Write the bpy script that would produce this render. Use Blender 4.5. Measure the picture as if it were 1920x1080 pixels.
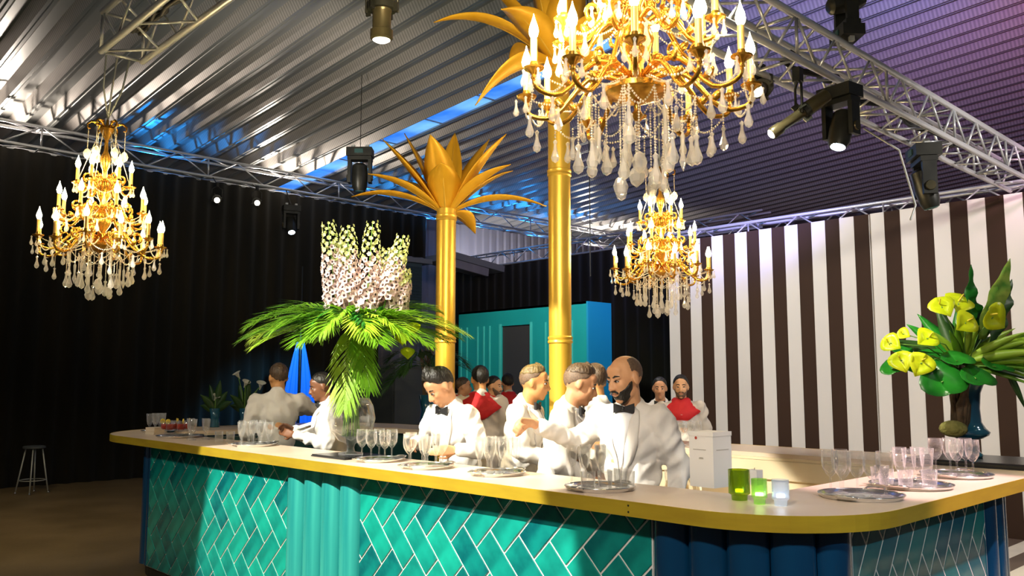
import bpy, bmesh, math, random
from mathutils import Vector, Matrix, Euler
from mathutils.bvhtree import BVHTree
from math import sin, cos, pi, radians, sqrt, atan2

for o in list(bpy.data.objects):
    bpy.data.objects.remove(o, do_unlink=True)
random.seed(7)
SC = bpy.context.scene
COL = SC.collection

# ------------------------------------------------------------------ camera
AZ = radians(46.45); PITCH = math.atan(176 / 1600.0)
FWD = Vector((cos(AZ) * cos(PITCH), sin(AZ) * cos(PITCH), sin(PITCH)))
RT = Vector((sin(AZ), -cos(AZ), 0.0))          # to the right of the view
FH = Vector((cos(AZ), sin(AZ), 0.0))           # away from the viewer
UPV = Vector((0, 0, 1))
cam_d = bpy.data.cameras.new('camera'); cam = bpy.data.objects.new('camera', cam_d); COL.objects.link(cam)
cam.location = (0, 0, 1.65)
cam.rotation_euler = FWD.to_track_quat('-Z', 'Y').to_euler()
cam_d.sensor_width = 36.0; cam_d.lens = 1600.0 / 1920.0 * 36.0; cam_d.clip_end = 200
SC.camera = cam

# ------------------------------------------------------------------ world, view
W = bpy.data.worlds.new('hall_air'); SC.world = W; W.use_nodes = True
bg = W.node_tree.nodes['Background']; bg.inputs[0].default_value = (0.62, 0.66, 0.72, 1); bg.inputs[1].default_value = 0.10
SC.view_settings.view_transform = 'Standard'; SC.view_settings.look = 'None'
SC.view_settings.exposure = 0.15; SC.view_settings.gamma = 1.0; SC.view_settings.use_curve_mapping = False

def spot(name, loc, target, half, energy, color=(1, 1, 1), blend=0.2, radius=0.06):
    d = bpy.data.lights.new(name, 'SPOT'); d.energy = energy; d.color = color
    d.spot_size = radians(half * 2); d.spot_blend = blend; d.shadow_soft_size = radius
    o = bpy.data.objects.new(name, d); COL.objects.link(o); o.location = loc
    o.rotation_euler = (Vector(target) - Vector(loc)).to_track_quat('-Z', 'Y').to_euler()
    return o
def area(name, loc, target, sx, sy, energy, color=(1, 1, 1)):
    d = bpy.data.lights.new(name, 'AREA'); d.shape = 'RECTANGLE'; d.size = sx; d.size_y = sy; d.energy = energy; d.color = color
    o = bpy.data.objects.new(name, d); COL.objects.link(o); o.location = loc
    o.rotation_euler = (Vector(target) - Vector(loc)).to_track_quat('-Z', 'Y').to_euler()
    return o

# spots of the stage rig, without housings, some behind the viewer; fills are added
spot('front_profile_lamp', (-0.9, 4.6, 4.75), (3.25, 4.95, 0.75), 20.5, 3500, (1.0, 0.94, 0.78), 0.08, 0.03)
spot('overhead_warm_lamp', (2.4, 4.9, 4.6), (4.05, 4.35, 1.1), 18, 900, (1.0, 0.80, 0.42), 0.35, 0.06)
spot('bar_end_pink_lamp', (5.1, 0.1, 4.3), (4.75, 1.75, 1.1), 13, 1250, (1.0, 0.64, 0.67), 0.5, 0.05)
spot('people_fill', (-1.2, 0.4, 4.4), (4.0, 3.0, 1.35), 20, 800, (1.0, 0.90, 0.80), 0.7, 0.15)  # added soft fill that lights the people at the bar
spot('stripe_wall_lamp_a', (7.2, -0.6, 4.3), (10.2, 3.4, 1.7), 56, 640, (1.0, 0.93, 0.86), 0.7, 0.15)
spot('stripe_wall_lamp_b', (6.9, 6.2, 4.3), (10.2, 5.6, 1.7), 52, 330, (0.97, 0.95, 0.94), 0.7, 0.15)
spot('right_floor_lamp', (5.6, -0.6, 4.3), (6.6, 0.6, 0.0), 26, 700, (1.0, 0.90, 0.55), 0.5, 0.1)
spot('right_flowers_fill', (3.6, 2.7, 4.1), (6.2, 2.1, 1.9), 12, 1000, (1.0, 0.95, 0.72), 0.5, 0.05)  # extra spot added to make the lime flowers vivid
spot('left_flowers_lamp', (1.4, 3.4, 4.4), (3.8, 5.9, 2.0), 14, 190, (1.0, 0.93, 0.74), 0.5, 0.05)
spot('palm_lamp', (1.6, 1.6, 2.9), (4.7, 4.9, 3.9), 28, 620, (1.0, 0.80, 0.46), 0.6, 0.10)
spot('purple_ceiling_lamp', (8.6, 1.4, 4.3), (15.0, 4.5, 7.0), 60, 250, (0.95, 0.52, 0.80), 0.9, 0.15)
spot('magenta_ceiling_lamp', (12.0, 1.5, 4.3), (17.5, 4.6, 7.0), 50, 330, (1.0, 0.20, 0.45), 0.9, 0.15)
spot('indigo_ceiling_lamp', (8.0, 5.0, 4.3), (16.0, 9.0, 6.8), 50, 800, (0.30, 0.28, 1.0), 0.9, 0.15)
spot('truss_white_lamp_a', (9.0, 17.35, 5.75), (9.0, 16.2, 6.4), 72, 300, (1.0, 0.86, 0.74), 0.9, 0.05)
spot('truss_white_lamp_b', (3.6, 17.35, 5.75), (3.7, 16.2, 6.4), 72, 300, (1.0, 0.84, 0.72), 0.9, 0.05)
spot('truss_white_lamp_c', (19.8, 17.35, 5.6), (19.6, 16.4, 6.4), 70, 260, (1.0, 0.88, 0.78), 0.8, 0.05)
for i, (x, y) in enumerate(((6.4, 17.3), (11.6, 17.3), (13.4, 17.3), (15.2, 17.3), (17.2, 17.3))):
    spot('truss_blue_lamp_%d' % i, (x, y, 5.6), (x + 0.1, y - 1.2, 6.4), 70, 130, (0.02, 0.32, 1.0), 0.9, 0.06)
spot('ceiling_warm_fill', (5.2, 9.5, 4.4), (7.6, 13.8, 6.6), 62, 240, (1.0, 0.86, 0.72), 0.9, 0.2)  # added fill in place of chandelier spill on the ceiling
spot('ceiling_cool_lamp', (3.0, 7.6, 4.2), (6.0, 9.5, 6.7), 70, 150, (0.75, 0.95, 1.0), 0.9, 0.2)
spot('truss_fill', (-0.5, 0.5, 3.0), (6.0, 3.2, 3.9), 24, 120, (1.0, 0.95, 0.9), 0.8, 0.1)  # added to brighten the aluminium of the trusses
spot('bar_end_fill', (2.6, -3.2, 4.2), (4.4, 1.67, 0.7), 13, 380, (0.85, 0.95, 1.0), 0.5, 0.06)  # added to light the tile panel on the bar's right end
spot('bar_left_fill', (-0.8, 7.4, 4.5), (3.3, 8.0, 0.7), 28, 330, (1.0, 0.92, 0.75), 0.8, 0.2)  # weak wide fill added so the left tile joints show
spot('hall_wall_fill', (15.5, 17.2, 4.4), (17.5, 19.0, 5.4), 60, 260, (0.95, 0.93, 1.0), 0.8, 0.1)  # dim spot added to lift the grey hall wall
spot('teal_stand_lamp', (8.4, 9.0, 4.4), (11.0, 11.0, 2.2), 32, 520, (0.9, 1.0, 0.95), 0.7, 0.1)
spot('blue_stand_lamp', (11.6, 7.0, 4.4), (11.3, 9.6, 2.0), 30, 260, (0.25, 0.6, 1.0), 0.7, 0.1)
spot('blue_curtain_lamp', (8.6, 13.0, 3.6), (8.85, 15.5, 1.3), 26, 900, (0.12, 0.50, 1.0), 0.6, 0.1)
spot('left_floor_lamp', (1.5, 10.5, 5.0), (2.6, 12.5, 0.0), 42, 420, (1.0, 0.80, 0.42), 0.9, 0.2)

# ------------------------------------------------------------------ material helpers
MATS = {}
def mat(name, col, rough=0.5, metal=0.0, emit=None, es=1.0, spec=0.5, noise=None, bump=None, coat=0.0, trans=0.0, sheen=0.0, rand=None):
    """noise=(scale, colour2, detail); bump=(scale, strength, (sx,sy,sz)); rand=(colour2) mixes by object"""
    m = bpy.data.materials.new(name); m.use_nodes = True; nt = m.node_tree; n = nt.nodes; b = n['Principled BSDF']
    b.inputs['Base Color'].default_value = (*col, 1); b.inputs['Roughness'].default_value = rough
    b.inputs['Metallic'].default_value = metal; b.inputs['Specular IOR Level'].default_value = spec
    b.inputs['Coat Weight'].default_value = coat; b.inputs['Transmission Weight'].default_value = trans
    b.inputs['Sheen Weight'].default_value = sheen
    if emit: b.inputs['Emission Color'].default_value = (*emit, 1); b.inputs['Emission Strength'].default_value = es
    tc = None
    def coords(scale3):
        t = n.new('ShaderNodeTexCoord'); mp = n.new('ShaderNodeMapping'); mp.inputs['Scale'].default_value = scale3
        nt.links.new(t.outputs['Object'], mp.inputs['Vector']); return mp.outputs['Vector']
    src = None
    if noise:
        tx = n.new('ShaderNodeTexNoise'); tx.inputs['Scale'].default_value = 1.0; tx.inputs['Detail'].default_value = noise[2] if len(noise) > 2 else 3
        s = noise[0]; s3 = s if isinstance(s, tuple) else (s, s, s)
        nt.links.new(coords(s3), tx.inputs['Vector'])
        rp = n.new('ShaderNodeValToRGB'); rp.color_ramp.elements[0].position = 0.35; rp.color_ramp.elements[1].position = 0.65
        rp.color_ramp.elements[0].color = (*col, 1); rp.color_ramp.elements[1].color = (*noise[1], 1)
        nt.links.new(tx.outputs['Fac'], rp.inputs['Fac']); src = rp.outputs['Color']
    if rand:
        oi = n.new('ShaderNodeObjectInfo'); rp2 = n.new('ShaderNodeValToRGB')
        rp2.color_ramp.elements[0].color = (*rand[0], 1); rp2.color_ramp.elements[1].color = (*rand[1], 1)
        nt.links.new(oi.outputs['Random'], rp2.inputs['Fac'])
        if src is None: src = rp2.outputs['Color']
        else:
            mx = n.new('ShaderNodeMix'); mx.data_type = 'RGBA'; mx.inputs['Factor'].default_value = 0.55
            nt.links.new(src, mx.inputs[6]); nt.links.new(rp2.outputs['Color'], mx.inputs[7]); src = mx.outputs[2]
    if src is not None: nt.links.new(src, b.inputs['Base Color'])
    if bump:
        tx = n.new('ShaderNodeTexNoise'); tx.inputs['Scale'].default_value = bump[0]; tx.inputs['Detail'].default_value = 4
        nt.links.new(coords(bump[2] if len(bump) > 2 else (1, 1, 1)), tx.inputs['Vector'])
        bp = n.new('ShaderNodeBump'); bp.inputs['Strength'].default_value = bump[1]; bp.inputs['Distance'].default_value = 0.02
        nt.links.new(tx.outputs['Fac'], bp.inputs['Height']); nt.links.new(bp.outputs['Normal'], b.inputs['Normal'])
    MATS[name] = m; return m

def glass(name, tint=(1, 1, 1), rough=0.02, gl=1.0, body=0.0, bodycol=(1, 1, 1), rim=0.0):
    """thin clear glass: see-through body with Fresnel gloss and a little milky scatter"""
    m = bpy.data.materials.new(name); m.use_nodes = True; nt = m.node_tree; n = nt.nodes; n.clear()
    out = n.new('ShaderNodeOutputMaterial'); tr = n.new('ShaderNodeBsdfTransparent'); tr.inputs[0].default_value = (*tint, 1)
    g = n.new('ShaderNodeBsdfGlossy'); g.inputs[0].default_value = (gl, gl, gl, 1); g.inputs['Roughness'].default_value = rough
    lw = n.new('ShaderNodeLayerWeight'); lw.inputs['Blend'].default_value = 0.22
    mx = n.new('ShaderNodeMixShader')
    mth = n.new('ShaderNodeMath'); mth.operation = 'MULTIPLY_ADD'; mth.inputs[1].default_value = 0.42; mth.inputs[2].default_value = 0.03
    nt.links.new(lw.outputs['Facing'], mth.inputs[0]); nt.links.new(mth.outputs[0], mx.inputs[0])
    last = tr.outputs[0]
    if body > 0:
        df = n.new('ShaderNodeBsdfDiffuse'); df.inputs[0].default_value = (*bodycol, 1)
        tl = n.new('ShaderNodeBsdfTranslucent'); tl.inputs[0].default_value = (*bodycol, 1)
        ad = n.new('ShaderNodeMixShader'); ad.inputs[0].default_value = 0.5
        nt.links.new(df.outputs[0], ad.inputs[1]); nt.links.new(tl.outputs[0], ad.inputs[2])
        m2 = n.new('ShaderNodeMixShader'); pw = n.new('ShaderNodeMath'); pw.operation = 'POWER'; pw.inputs[1].default_value = 2.0
        ma = n.new('ShaderNodeMath'); ma.operation = 'MULTIPLY_ADD'; ma.inputs[1].default_value = rim; ma.inputs[2].default_value = body
        nt.links.new(lw.outputs['Facing'], pw.inputs[0]); nt.links.new(pw.outputs[0], ma.inputs[0]); nt.links.new(ma.outputs[0], m2.inputs[0])
        nt.links.new(last, m2.inputs[1]); nt.links.new(ad.outputs[0], m2.inputs[2]); last = m2.outputs[0]
    nt.links.new(last, mx.inputs[1]); nt.links.new(g.outputs[0], mx.inputs[2]); nt.links.new(mx.outputs[0], out.inputs[0])
    MATS[name] = m; return m

def leafmat(name, c1, c2, rough=0.4, scale=4.0, tl=0.35):
    m = mat(name, c1, rough, noise=(scale, c2, 3)); nt = m.node_tree; n = nt.nodes
    b = n['Principled BSDF']; out = n['Material Output']
    t = n.new('ShaderNodeBsdfTranslucent'); mx = n.new('ShaderNodeMixShader'); mx.inputs[0].default_value = tl
    src = b.inputs['Base Color'].links[0].from_socket
    nt.links.new(src, t.inputs[0]); nt.links.new(b.outputs[0], mx.inputs[1]); nt.links.new(t.outputs[0], mx.inputs[2])
    nt.links.new(mx.outputs[0], out.inputs['Surface']); return m

# ------------------------------------------------------------------ mesh helpers
class MB:
    def __init__(s): s.v = []; s.f = []; s.mi = []; s.cur = 0
    def face(s, idx): s.f.append(tuple(idx)); s.mi.append(s.cur)
    def add(s, vs, fs):
        o = len(s.v); s.v += [Vector(p) for p in vs]
        for f in fs: s.face([i + o for i in f])
    def box(s, c, d, M=None):
        x, y, z = d[0] / 2, d[1] / 2, d[2] / 2; c = Vector(c)
        vs = [Vector((a * x, b * y, e * z)) for a in (-1, 1) for b in (-1, 1) for e in (-1, 1)]
        vs = [(M @ p if M else p) + c for p in vs]
        s.add(vs, [(0, 1, 3, 2), (4, 6, 7, 5), (0, 4, 5, 1), (2, 3, 7, 6), (0, 2, 6, 4), (1, 5, 7, 3)]); return s
    def box2(s, a, b):
        return s.box([(a[i] + b[i]) / 2 for i in range(3)], [abs(b[i] - a[i]) for i in range(3)])
    def lathe(s, prof, n=16, c=(0, 0, 0), M=None, cap=True, sq=(1, 1)):
        o = len(s.v); c = Vector(c)
        for r, z in prof:
            for k in range(n):
                a = 2 * pi * k / n; p = Vector((r * cos(a) * sq[0], r * sin(a) * sq[1], z)); s.v.append((M @ p if M else p) + c)
        for i in range(len(prof) - 1):
            for k in range(n):
                k2 = (k + 1) % n; s.face((o + i * n + k, o + i * n + k2, o + (i + 1) * n + k2, o + (i + 1) * n + k))
        if cap:
            if prof[0][0] > 1e-4: s.face([o + k for k in reversed(range(n))])
            if prof[-1][0] > 1e-4: s.face([o + (len(prof) - 1) * n + k for k in range(n)])
        return s
    def tube(s, pts, r, n=6, cap=True):
        pts = [Vector(p) for p in pts]; m = len(pts); o = len(s.v)
        rr = r if isinstance(r, (list, tuple)) else [r] * m
        up = Vector((0, 0, 1)); pa = None
        for i, p in enumerate(pts):
            t = (pts[min(i + 1, m - 1)] - pts[max(i - 1, 0)]).normalized()
            if pa is None:
                a = t.cross(up)
                if a.length < 1e-3: a = t.cross(Vector((1, 0, 0)))
            else: a = pa - t * pa.dot(t)
            a.normalize(); pa = a; b = t.cross(a)
            for k in range(n):
                w = 2 * pi * k / n; s.v.append(p + a * (cos(w) * rr[i]) + b * (sin(w) * rr[i]))
        for i in range(m - 1):
            for k in range(n):
                k2 = (k + 1) % n; s.face((o + i * n + k, o + i * n + k2, o + (i + 1) * n + k2, o + (i + 1) * n + k))
        if cap: s.face([o + k for k in reversed(range(n))]); s.face([o + (m - 1) * n + k for k in range(n)])
        return s
    def ell(s, c, r, u=16, v=10, M=None):
        c = Vector(c); o = len(s.v)
        for j in range(v + 1):
            th = pi * j / v
            for k in range(u):
                a = 2 * pi * k / u; p = Vector((r[0] * sin(th) * cos(a), r[1] * sin(th) * sin(a), r[2] * cos(th))); s.v.append((M @ p if M else p) + c)
        for j in range(v):
            for k in range(u):
                k2 = (k + 1) % u; s.face((o + j * u + k, o + (j + 1) * u + k, o + (j + 1) * u + k2, o + j * u + k2))
        return s
    def cap(s, a, b, ra, rb, n=12):
        """tapered capsule"""
        a = Vector(a); b = Vector(b); t = b - a; L = t.length
        if L < 1e-5: return s.ell(a, (ra, ra, ra), n, 8)
        q = t.to_track_quat('Z', 'Y').to_matrix(); prof = []
        for j in range(5): th = pi / 2 * j / 4; prof.append((max(ra * sin(th), 1e-4), -ra * cos(th)))
        for j in range(5): th = pi / 2 * j / 4; prof.append((max(rb * cos(th), 1e-4), L + rb * sin(th)))
        return s.lathe(prof, n, a, q, False)
    def prism(s, poly, z0, z1):
        n = len(poly); o = len(s.v)
        s.v += [Vector((p[0], p[1], z0)) for p in poly] + [Vector((p[0], p[1], z1)) for p in poly]
        s.face([o + i for i in reversed(range(n))]); s.face([o + n + i for i in range(n)])
        for i in range(n): j = (i + 1) % n; s.face((o + i, o + j, o + n + j, o + n + i))
        return s
    def xf(s, M): s.v = [M @ p for p in s.v]; return s
    def mesh(s, name, mats=None, smooth=False, clean=False):
        me = bpy.data.meshes.new(name); me.from_pydata([tuple(p) for p in s.v], [], s.f)
        if mats:
            for m in (mats if isinstance(mats, (list, tuple)) else [mats]): me.materials.append(MATS[m] if isinstance(m, str) else m)
        me.polygons.foreach_set('material_index', s.mi)
        if clean:
            bm = bmesh.new(); bm.from_mesh(me); bmesh.ops.remove_doubles(bm, verts=bm.verts, dist=1e-5)
            bmesh.ops.recalc_face_normals(bm, faces=bm.faces); bm.to_mesh(me); bm.free()
        if smooth: me.polygons.foreach_set('use_smooth', [True] * len(me.polygons))
        if smooth == 'auto':
            try: me.set_sharp_from_angle(angle=radians(40))
            except Exception: pass
        me.update(); return me
    def build(s, name, mats=None, parent=None, smooth=False, loc=None, clean=False):
        return put(name, s.mesh(name, mats, smooth, clean), parent, loc)

def put(name, me, parent=None, loc=None, rot=None, scale=None):
    o = bpy.data.objects.new(name, me); COL.objects.link(o)
    if parent: o.parent = parent
    if loc is not None: o.location = loc
    if rot is not None: o.rotation_euler = rot
    if scale is not None: o.scale = scale
    return o
def tag(o, label=None, cat=None, group=None, kind=None):
    if label: o['label'] = label
    if cat: o['category'] = cat
    if group: o['group'] = group
    if kind: o['kind'] = kind
    return o
def thing(name, label, cat, loc=(0, 0, 0), rz=0.0, group=None):
    o = bpy.data.objects.new(name, None); COL.objects.link(o); o.empty_display_size = 0.1
    o.location = loc; o.rotation_euler = (0, 0, rz); return tag(o, label, cat, group)
def copy_tree(o, parent=None):
    c = o.copy(); COL.objects.link(c); c.parent = parent
    for ch in list(o.children): copy_tree(ch, c)
    return c
def struct(o): o['kind'] = 'structure'; return o
def remesh(mb, voxel, smooth=4, factor=0.5):
    me = bpy.data.meshes.new('tmp'); me.from_pydata([tuple(p) for p in mb.v], [], mb.f)
    o = bpy.data.objects.new('tmp', me); COL.objects.link(o)
    r = o.modifiers.new('r', 'REMESH'); r.mode = 'VOXEL'; r.voxel_size = voxel
    s = o.modifiers.new('s', 'SMOOTH'); s.iterations = smooth; s.factor = factor
    dg = bpy.context.evaluated_depsgraph_get(); dg.update()
    out = bpy.data.meshes.new_from_object(o.evaluated_get(dg))
    bpy.data.objects.remove(o, do_unlink=True)
    out.materials.clear()
    out.polygons.foreach_set('use_smooth', [True] * len(out.polygons)); return out
# ------------------------------------------------------------------ materials
mat('floor_brown', (0.13, 0.092, 0.045), 0.42, noise=(1.3, (0.19, 0.135, 0.07), 5), bump=(30, 0.1))
mat('floor_white', (0.72, 0.64, 0.54), 0.4, noise=(3, (0.62, 0.55, 0.46)))
mat('floor_dark', (0.09, 0.06, 0.045), 0.4, noise=(3, (0.12, 0.08, 0.06)))
mat('drape_black', (0.010, 0.010, 0.008), 0.9, noise=((3, 3, 0.5), (0.017, 0.014, 0.008)), sheen=0.1, spec=0.1)
mat('deck_metal', (0.30, 0.32, 0.31), 0.34, 0.55, noise=((0.6, 0.15, 0.6), (0.36, 0.37, 0.35)))
m = mat('deck_perforated', (0.40, 0.38, 0.35), 0.45, 0.25)
nt = m.node_tree; n = nt.nodes; b = n['Principled BSDF']
tc = n.new('ShaderNodeTexCoord'); wv = n.new('ShaderNodeTexWave'); wv.bands_direction = 'Y'; wv.inputs['Scale'].default_value = 5.2; wv.inputs['Distortion'].default_value = 0
nt.links.new(tc.outputs['Object'], wv.inputs['Vector'])
rp = n.new('ShaderNodeValToRGB'); rp.color_ramp.elements[0].position = 0.35; rp.color_ramp.elements[1].position = 0.65
rp.color_ramp.elements[0].color = (0.29, 0.28, 0.26, 1); rp.color_ramp.elements[1].color = (0.43, 0.41, 0.38, 1)
nt.links.new(wv.outputs['Fac'], rp.inputs['Fac']); nt.links.new(rp.outputs['Color'], b.inputs['Base Color'])
mat('hall_wall', (0.33, 0.32, 0.36), 0.5, 0.2, noise=((2, 2, 0.3), (0.27, 0.26, 0.30)))
m = mat('skylight', (0.02, 0.12, 0.6), 0.3)
nt = m.node_tree; n = nt.nodes; b = n['Principled BSDF']
tc = n.new('ShaderNodeTexCoord'); tx = n.new('ShaderNodeTexNoise'); tx.inputs['Scale'].default_value = 0.9; tx.inputs['Detail'].default_value = 3
nt.links.new(tc.outputs['Object'], tx.inputs['Vector'])
rp = n.new('ShaderNodeValToRGB'); rp.color_ramp.elements[0].position = 0.36; rp.color_ramp.elements[1].position = 0.74
rp.color_ramp.elements[0].color = (0.012, 0.16, 0.80, 1); rp.color_ramp.elements[1].color = (0.25, 0.62, 1.0, 1)
nt.links.new(tx.outputs['Fac'], rp.inputs['Fac']); nt.links.new(rp.outputs['Color'], b.inputs['Emission Color']); b.inputs['Emission Strength'].default_value = 1.0
mat('stripe_white', (0.80, 0.765, 0.72), 0.65, noise=((0.8, 0.8, 0.4), (0.75, 0.71, 0.665)), bump=(9, 0.06))
mat('stripe_dark', (0.040, 0.021, 0.013), 0.75, noise=((0.8, 0.8, 0.4), (0.058, 0.031, 0.019)), bump=(9, 0.06), spec=0.2)
mat('panel_joint', (0.55, 0.52, 0.48), 0.5)
mat('truss_alu', (0.66, 0.67, 0.69), 0.34, 0.55)
mat('black_metal', (0.016, 0.017, 0.014), 0.38, 0.3, noise=(6, (0.03, 0.03, 0.024)))
mat('olive_metal', (0.050, 0.045, 0.022), 0.34, 0.5, noise=(6, (0.085, 0.07, 0.035)))
mat('lens_cold', (0.8, 0.9, 1), 0.1, emit=(0.72, 0.90, 1.0), es=9)
mat('lens_warm', (1, 0.9, 0.8), 0.1, emit=(1.0, 0.90, 0.72), es=6)
mat('lens_dark', (0.10, 0.22, 0.22), 0.08, 0.6)
mat('wire', (0.012, 0.012, 0.012), 0.6)
mat('rope_grey', (0.42, 0.44, 0.44), 0.5, 0.4)
mat('gold_column', (0.83, 0.50, 0.055), 0.34, 0.55, noise=((4, 4, 0.7), (0.90, 0.60, 0.10)))
mat('gold_leaf', (0.80, 0.42, 0.02), 0.42, 0.30, noise=((7, 7, 2), (0.88, 0.50, 0.035)))
mat('brass_edge', (0.80, 0.57, 0.045), 0.30, 0.55, noise=((3, 3, 20), (0.70, 0.47, 0.04)))
mat('worktop_cream', (0.70, 0.57, 0.45), 0.33, noise=((1.5, 3.0, 3.0), (0.64, 0.50, 0.385)))
mat('worktop_inner', (0.74, 0.63, 0.44), 0.45, noise=(2, (0.66, 0.55, 0.37)))
mat('shelf_tan', (0.55, 0.38, 0.17), 0.4, noise=(14, (0.68, 0.50, 0.26), 5))
mat('bar_body', (0.012, 0.055, 0.055), 0.4)
mat('grout', (0.80, 0.80, 0.74), 0.55)
mat('tile_teal', (0.002, 0.085, 0.10), 0.12, coat=0.4, noise=(6.0, (0.008, 0.38, 0.31), 4), rand=((0.001, 0.06, 0.09), (0.010, 0.36, 0.26)))
mat('tile_blue', (0.003, 0.085, 0.13), 0.10, coat=0.05, spec=0.3, noise=(7.0, (0.006, 0.19, 0.20), 4), rand=((0.002, 0.055, 0.12), (0.008, 0.22, 0.20)))
mat('flute_teal', (0.016, 0.24, 0.24), 0.22, coat=0.3, noise=((14, 14, 0.5), (0.045, 0.38, 0.33)))
mat('flute_blue', (0.003, 0.035, 0.095), 0.16, coat=0.5, noise=((3, 3, 0.4), (0.004, 0.055, 0.13)))
mat('teal_paint', (0.006, 0.27, 0.255), 0.5, noise=(1.2, (0.005, 0.235, 0.235)))
mat('teal_trim', (0.05, 0.42, 0.38), 0.4)
mat('teal_blue_lit', (0.006, 0.22, 0.38), 0.5)  # booth teal with the blue light on its end put into the colour
mat('door_dark', (0.03, 0.026, 0.026), 0.6)
mat('chandelier_gold', (0.70, 0.37, 0.055), 0.25, 0.85, noise=(25, (0.52, 0.25, 0.03)))
mat('candle_gold', (0.90, 0.58, 0.16), 0.4, 0.2)
mat('bulb_glow', (1, 0.85, 0.55), 0.3, emit=(1.0, 0.78, 0.40), es=125)
glass('crystal', (0.98, 0.98, 0.97), 0.02, 1.0, 0.32, (1.0, 0.97, 0.92), 0.8)
glass('bead_crystal', (0.95, 0.93, 0.90), 0.08, 1.0, 0.55, (0.95, 0.90, 0.80))
glass('glass_clear', (0.985, 0.985, 0.98), 0.02, 1.0, 0.022, (1, 1, 1), 0.75)
glass('glass_cut', (0.98, 0.98, 0.975), 0.04, 1.0, 0.05, (1, 1, 1), 0.75)
glass('glass_green', (0.50, 0.62, 0.04), 0.03, 0.9, 0.22, (0.42, 0.55, 0.03))
glass('glass_lime', (0.70, 0.92, 0.42), 0.03, 0.9, 0.18, (0.6, 0.85, 0.35))
glass('glass_frost', (0.86, 0.90, 0.96), 0.10, 0.9, 0.25, (0.85, 0.87, 0.95))
glass('red_drink', (0.60, 0.06, 0.015), 0.03, 0.5, 0.7, (0.62, 0.05, 0.012))
mat('lemon', (0.85, 0.68, 0.08), 0.5)
mat('silver', (0.72, 0.72, 0.72), 0.16, 0.95, noise=(8, (0.6, 0.6, 0.6)))
mat('black_slab', (0.012, 0.014, 0.018), 0.25)
mat('carton', (0.82, 0.80, 0.77), 0.6); mat('print_red', (0.45, 0.06, 0.03), 0.6); mat('print_grey', (0.42, 0.40, 0.36), 0.6)
mat('napkin', (0.62, 0.52, 0.40), 0.8)
mat('candle_light', (1, 1, 1), 0.5, emit=(0.85, 0.95, 1.0), es=9)
mat('jacket_white', (0.70, 0.675, 0.645), 0.75, noise=(5, (0.66, 0.635, 0.605)), bump=(7, 0.55, (1, 1, 0.35)), sheen=0.1)
mat('shirt_white', (0.86, 0.87, 0.90), 0.65)
mat('tunic_cream', (0.60, 0.55, 0.49), 0.8, noise=(4, (0.54, 0.49, 0.43)), bump=(7, 0.6, (1, 1, 0.3)))
mat('trouser_black', (0.012, 0.012, 0.014), 0.8)
mat('bow_black', (0.008, 0.008, 0.010), 0.5)
mat('scarf_red', (0.55, 0.008, 0.012), 0.7, bump=(12, 0.4))
mat('skin_tan', (0.70, 0.38, 0.20), 0.5, noise=(14, (0.66, 0.34, 0.175)))
mat('skin_pale', (0.58, 0.30, 0.16), 0.5, noise=(14, (0.54, 0.265, 0.135)))
mat('skin_warm', (0.58, 0.29, 0.11), 0.5, noise=(14, (0.53, 0.25, 0.09)))
mat('skin_dark', (0.17, 0.070, 0.032), 0.45, noise=(14, (0.14, 0.055, 0.025)))
mat('hair_black', (0.010, 0.008, 0.006), 0.45, bump=(60, 0.6, (1, 1, 0.3)))
mat('hair_brown', (0.050, 0.028, 0.014), 0.45, noise=(40, (0.09, 0.055, 0.03)), bump=(60, 0.6, (1, 1, 0.3)))
mat('hair_light', (0.20, 0.14, 0.05), 0.4, noise=(40, (0.10, 0.07, 0.03)), bump=(60, 0.6, (1, 1, 0.3)))
mat('hair_stubble', (0.10, 0.066, 0.045), 0.6, noise=(90, (0.16, 0.10, 0.065)))
mat('eye_white', (0.75, 0.72, 0.68), 0.25); mat('eye_dark', (0.02, 0.012, 0.008), 0.2)
mat('lip', (0.42, 0.15, 0.10), 0.45)
leafmat('palm_green', (0.085, 0.25, 0.010), (0.19, 0.40, 0.022), 0.38, 3.0)
leafmat('palm_light', (0.24, 0.46, 0.022), (0.42, 0.60, 0.06), 0.38, 3.0)
leafmat('leaf_deep', (0.006, 0.115, 0.010), (0.022, 0.23, 0.02), 0.32, 5.0, 0.2)
leafmat('leaf_dark', (0.012, 0.05, 0.008), (0.03, 0.085, 0.014), 0.45, 5.0, 0.2)
leafmat('leaf_cream', (0.40, 0.52, 0.09), (0.10, 0.30, 0.03), 0.4, 9.0)
leafmat('spathe_lime', (0.58, 0.70, 0.010), (0.72, 0.78, 0.02), 0.3, 6.0)
leafmat('spathe_white', (0.80, 0.80, 0.72), (0.72, 0.74, 0.62), 0.4, 6.0)
mat('stem_green', (0.10, 0.22, 0.03), 0.5)
leafmat('floret_pink', (0.56, 0.40, 0.41), (0.70, 0.57, 0.56), 0.6, 20.0)
leafmat('floret_green', (0.38, 0.46, 0.13), (0.58, 0.60, 0.30), 0.6, 20.0)
mat('floret_eye', (0.035, 0.015, 0.02), 0.7)
mat('vase_blue', (0.008, 0.055, 0.11), 0.12, 0.2, coat=0.6, noise=((5, 5, 2), (0.02, 0.13, 0.20)))
mat('root_brown', (0.055, 0.035, 0.018), 0.8, noise=(16, (0.12, 0.08, 0.04), 5), bump=(20, 0.8))
mat('moss', (0.16, 0.16, 0.035), 0.9, noise=(25, (0.24, 0.23, 0.07)), bump=(40, 1.0))
mat('blue_cloth', (0.010, 0.16, 0.72), 0.7)
mat('grey_cabinet', (0.060, 0.072, 0.085), 0.5)
mat('roof_grey', (0.22, 0.23, 0.25), 0.6)
mat('louvre', (0.10, 0.16, 0.19), 0.4, 0.3)
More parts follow.
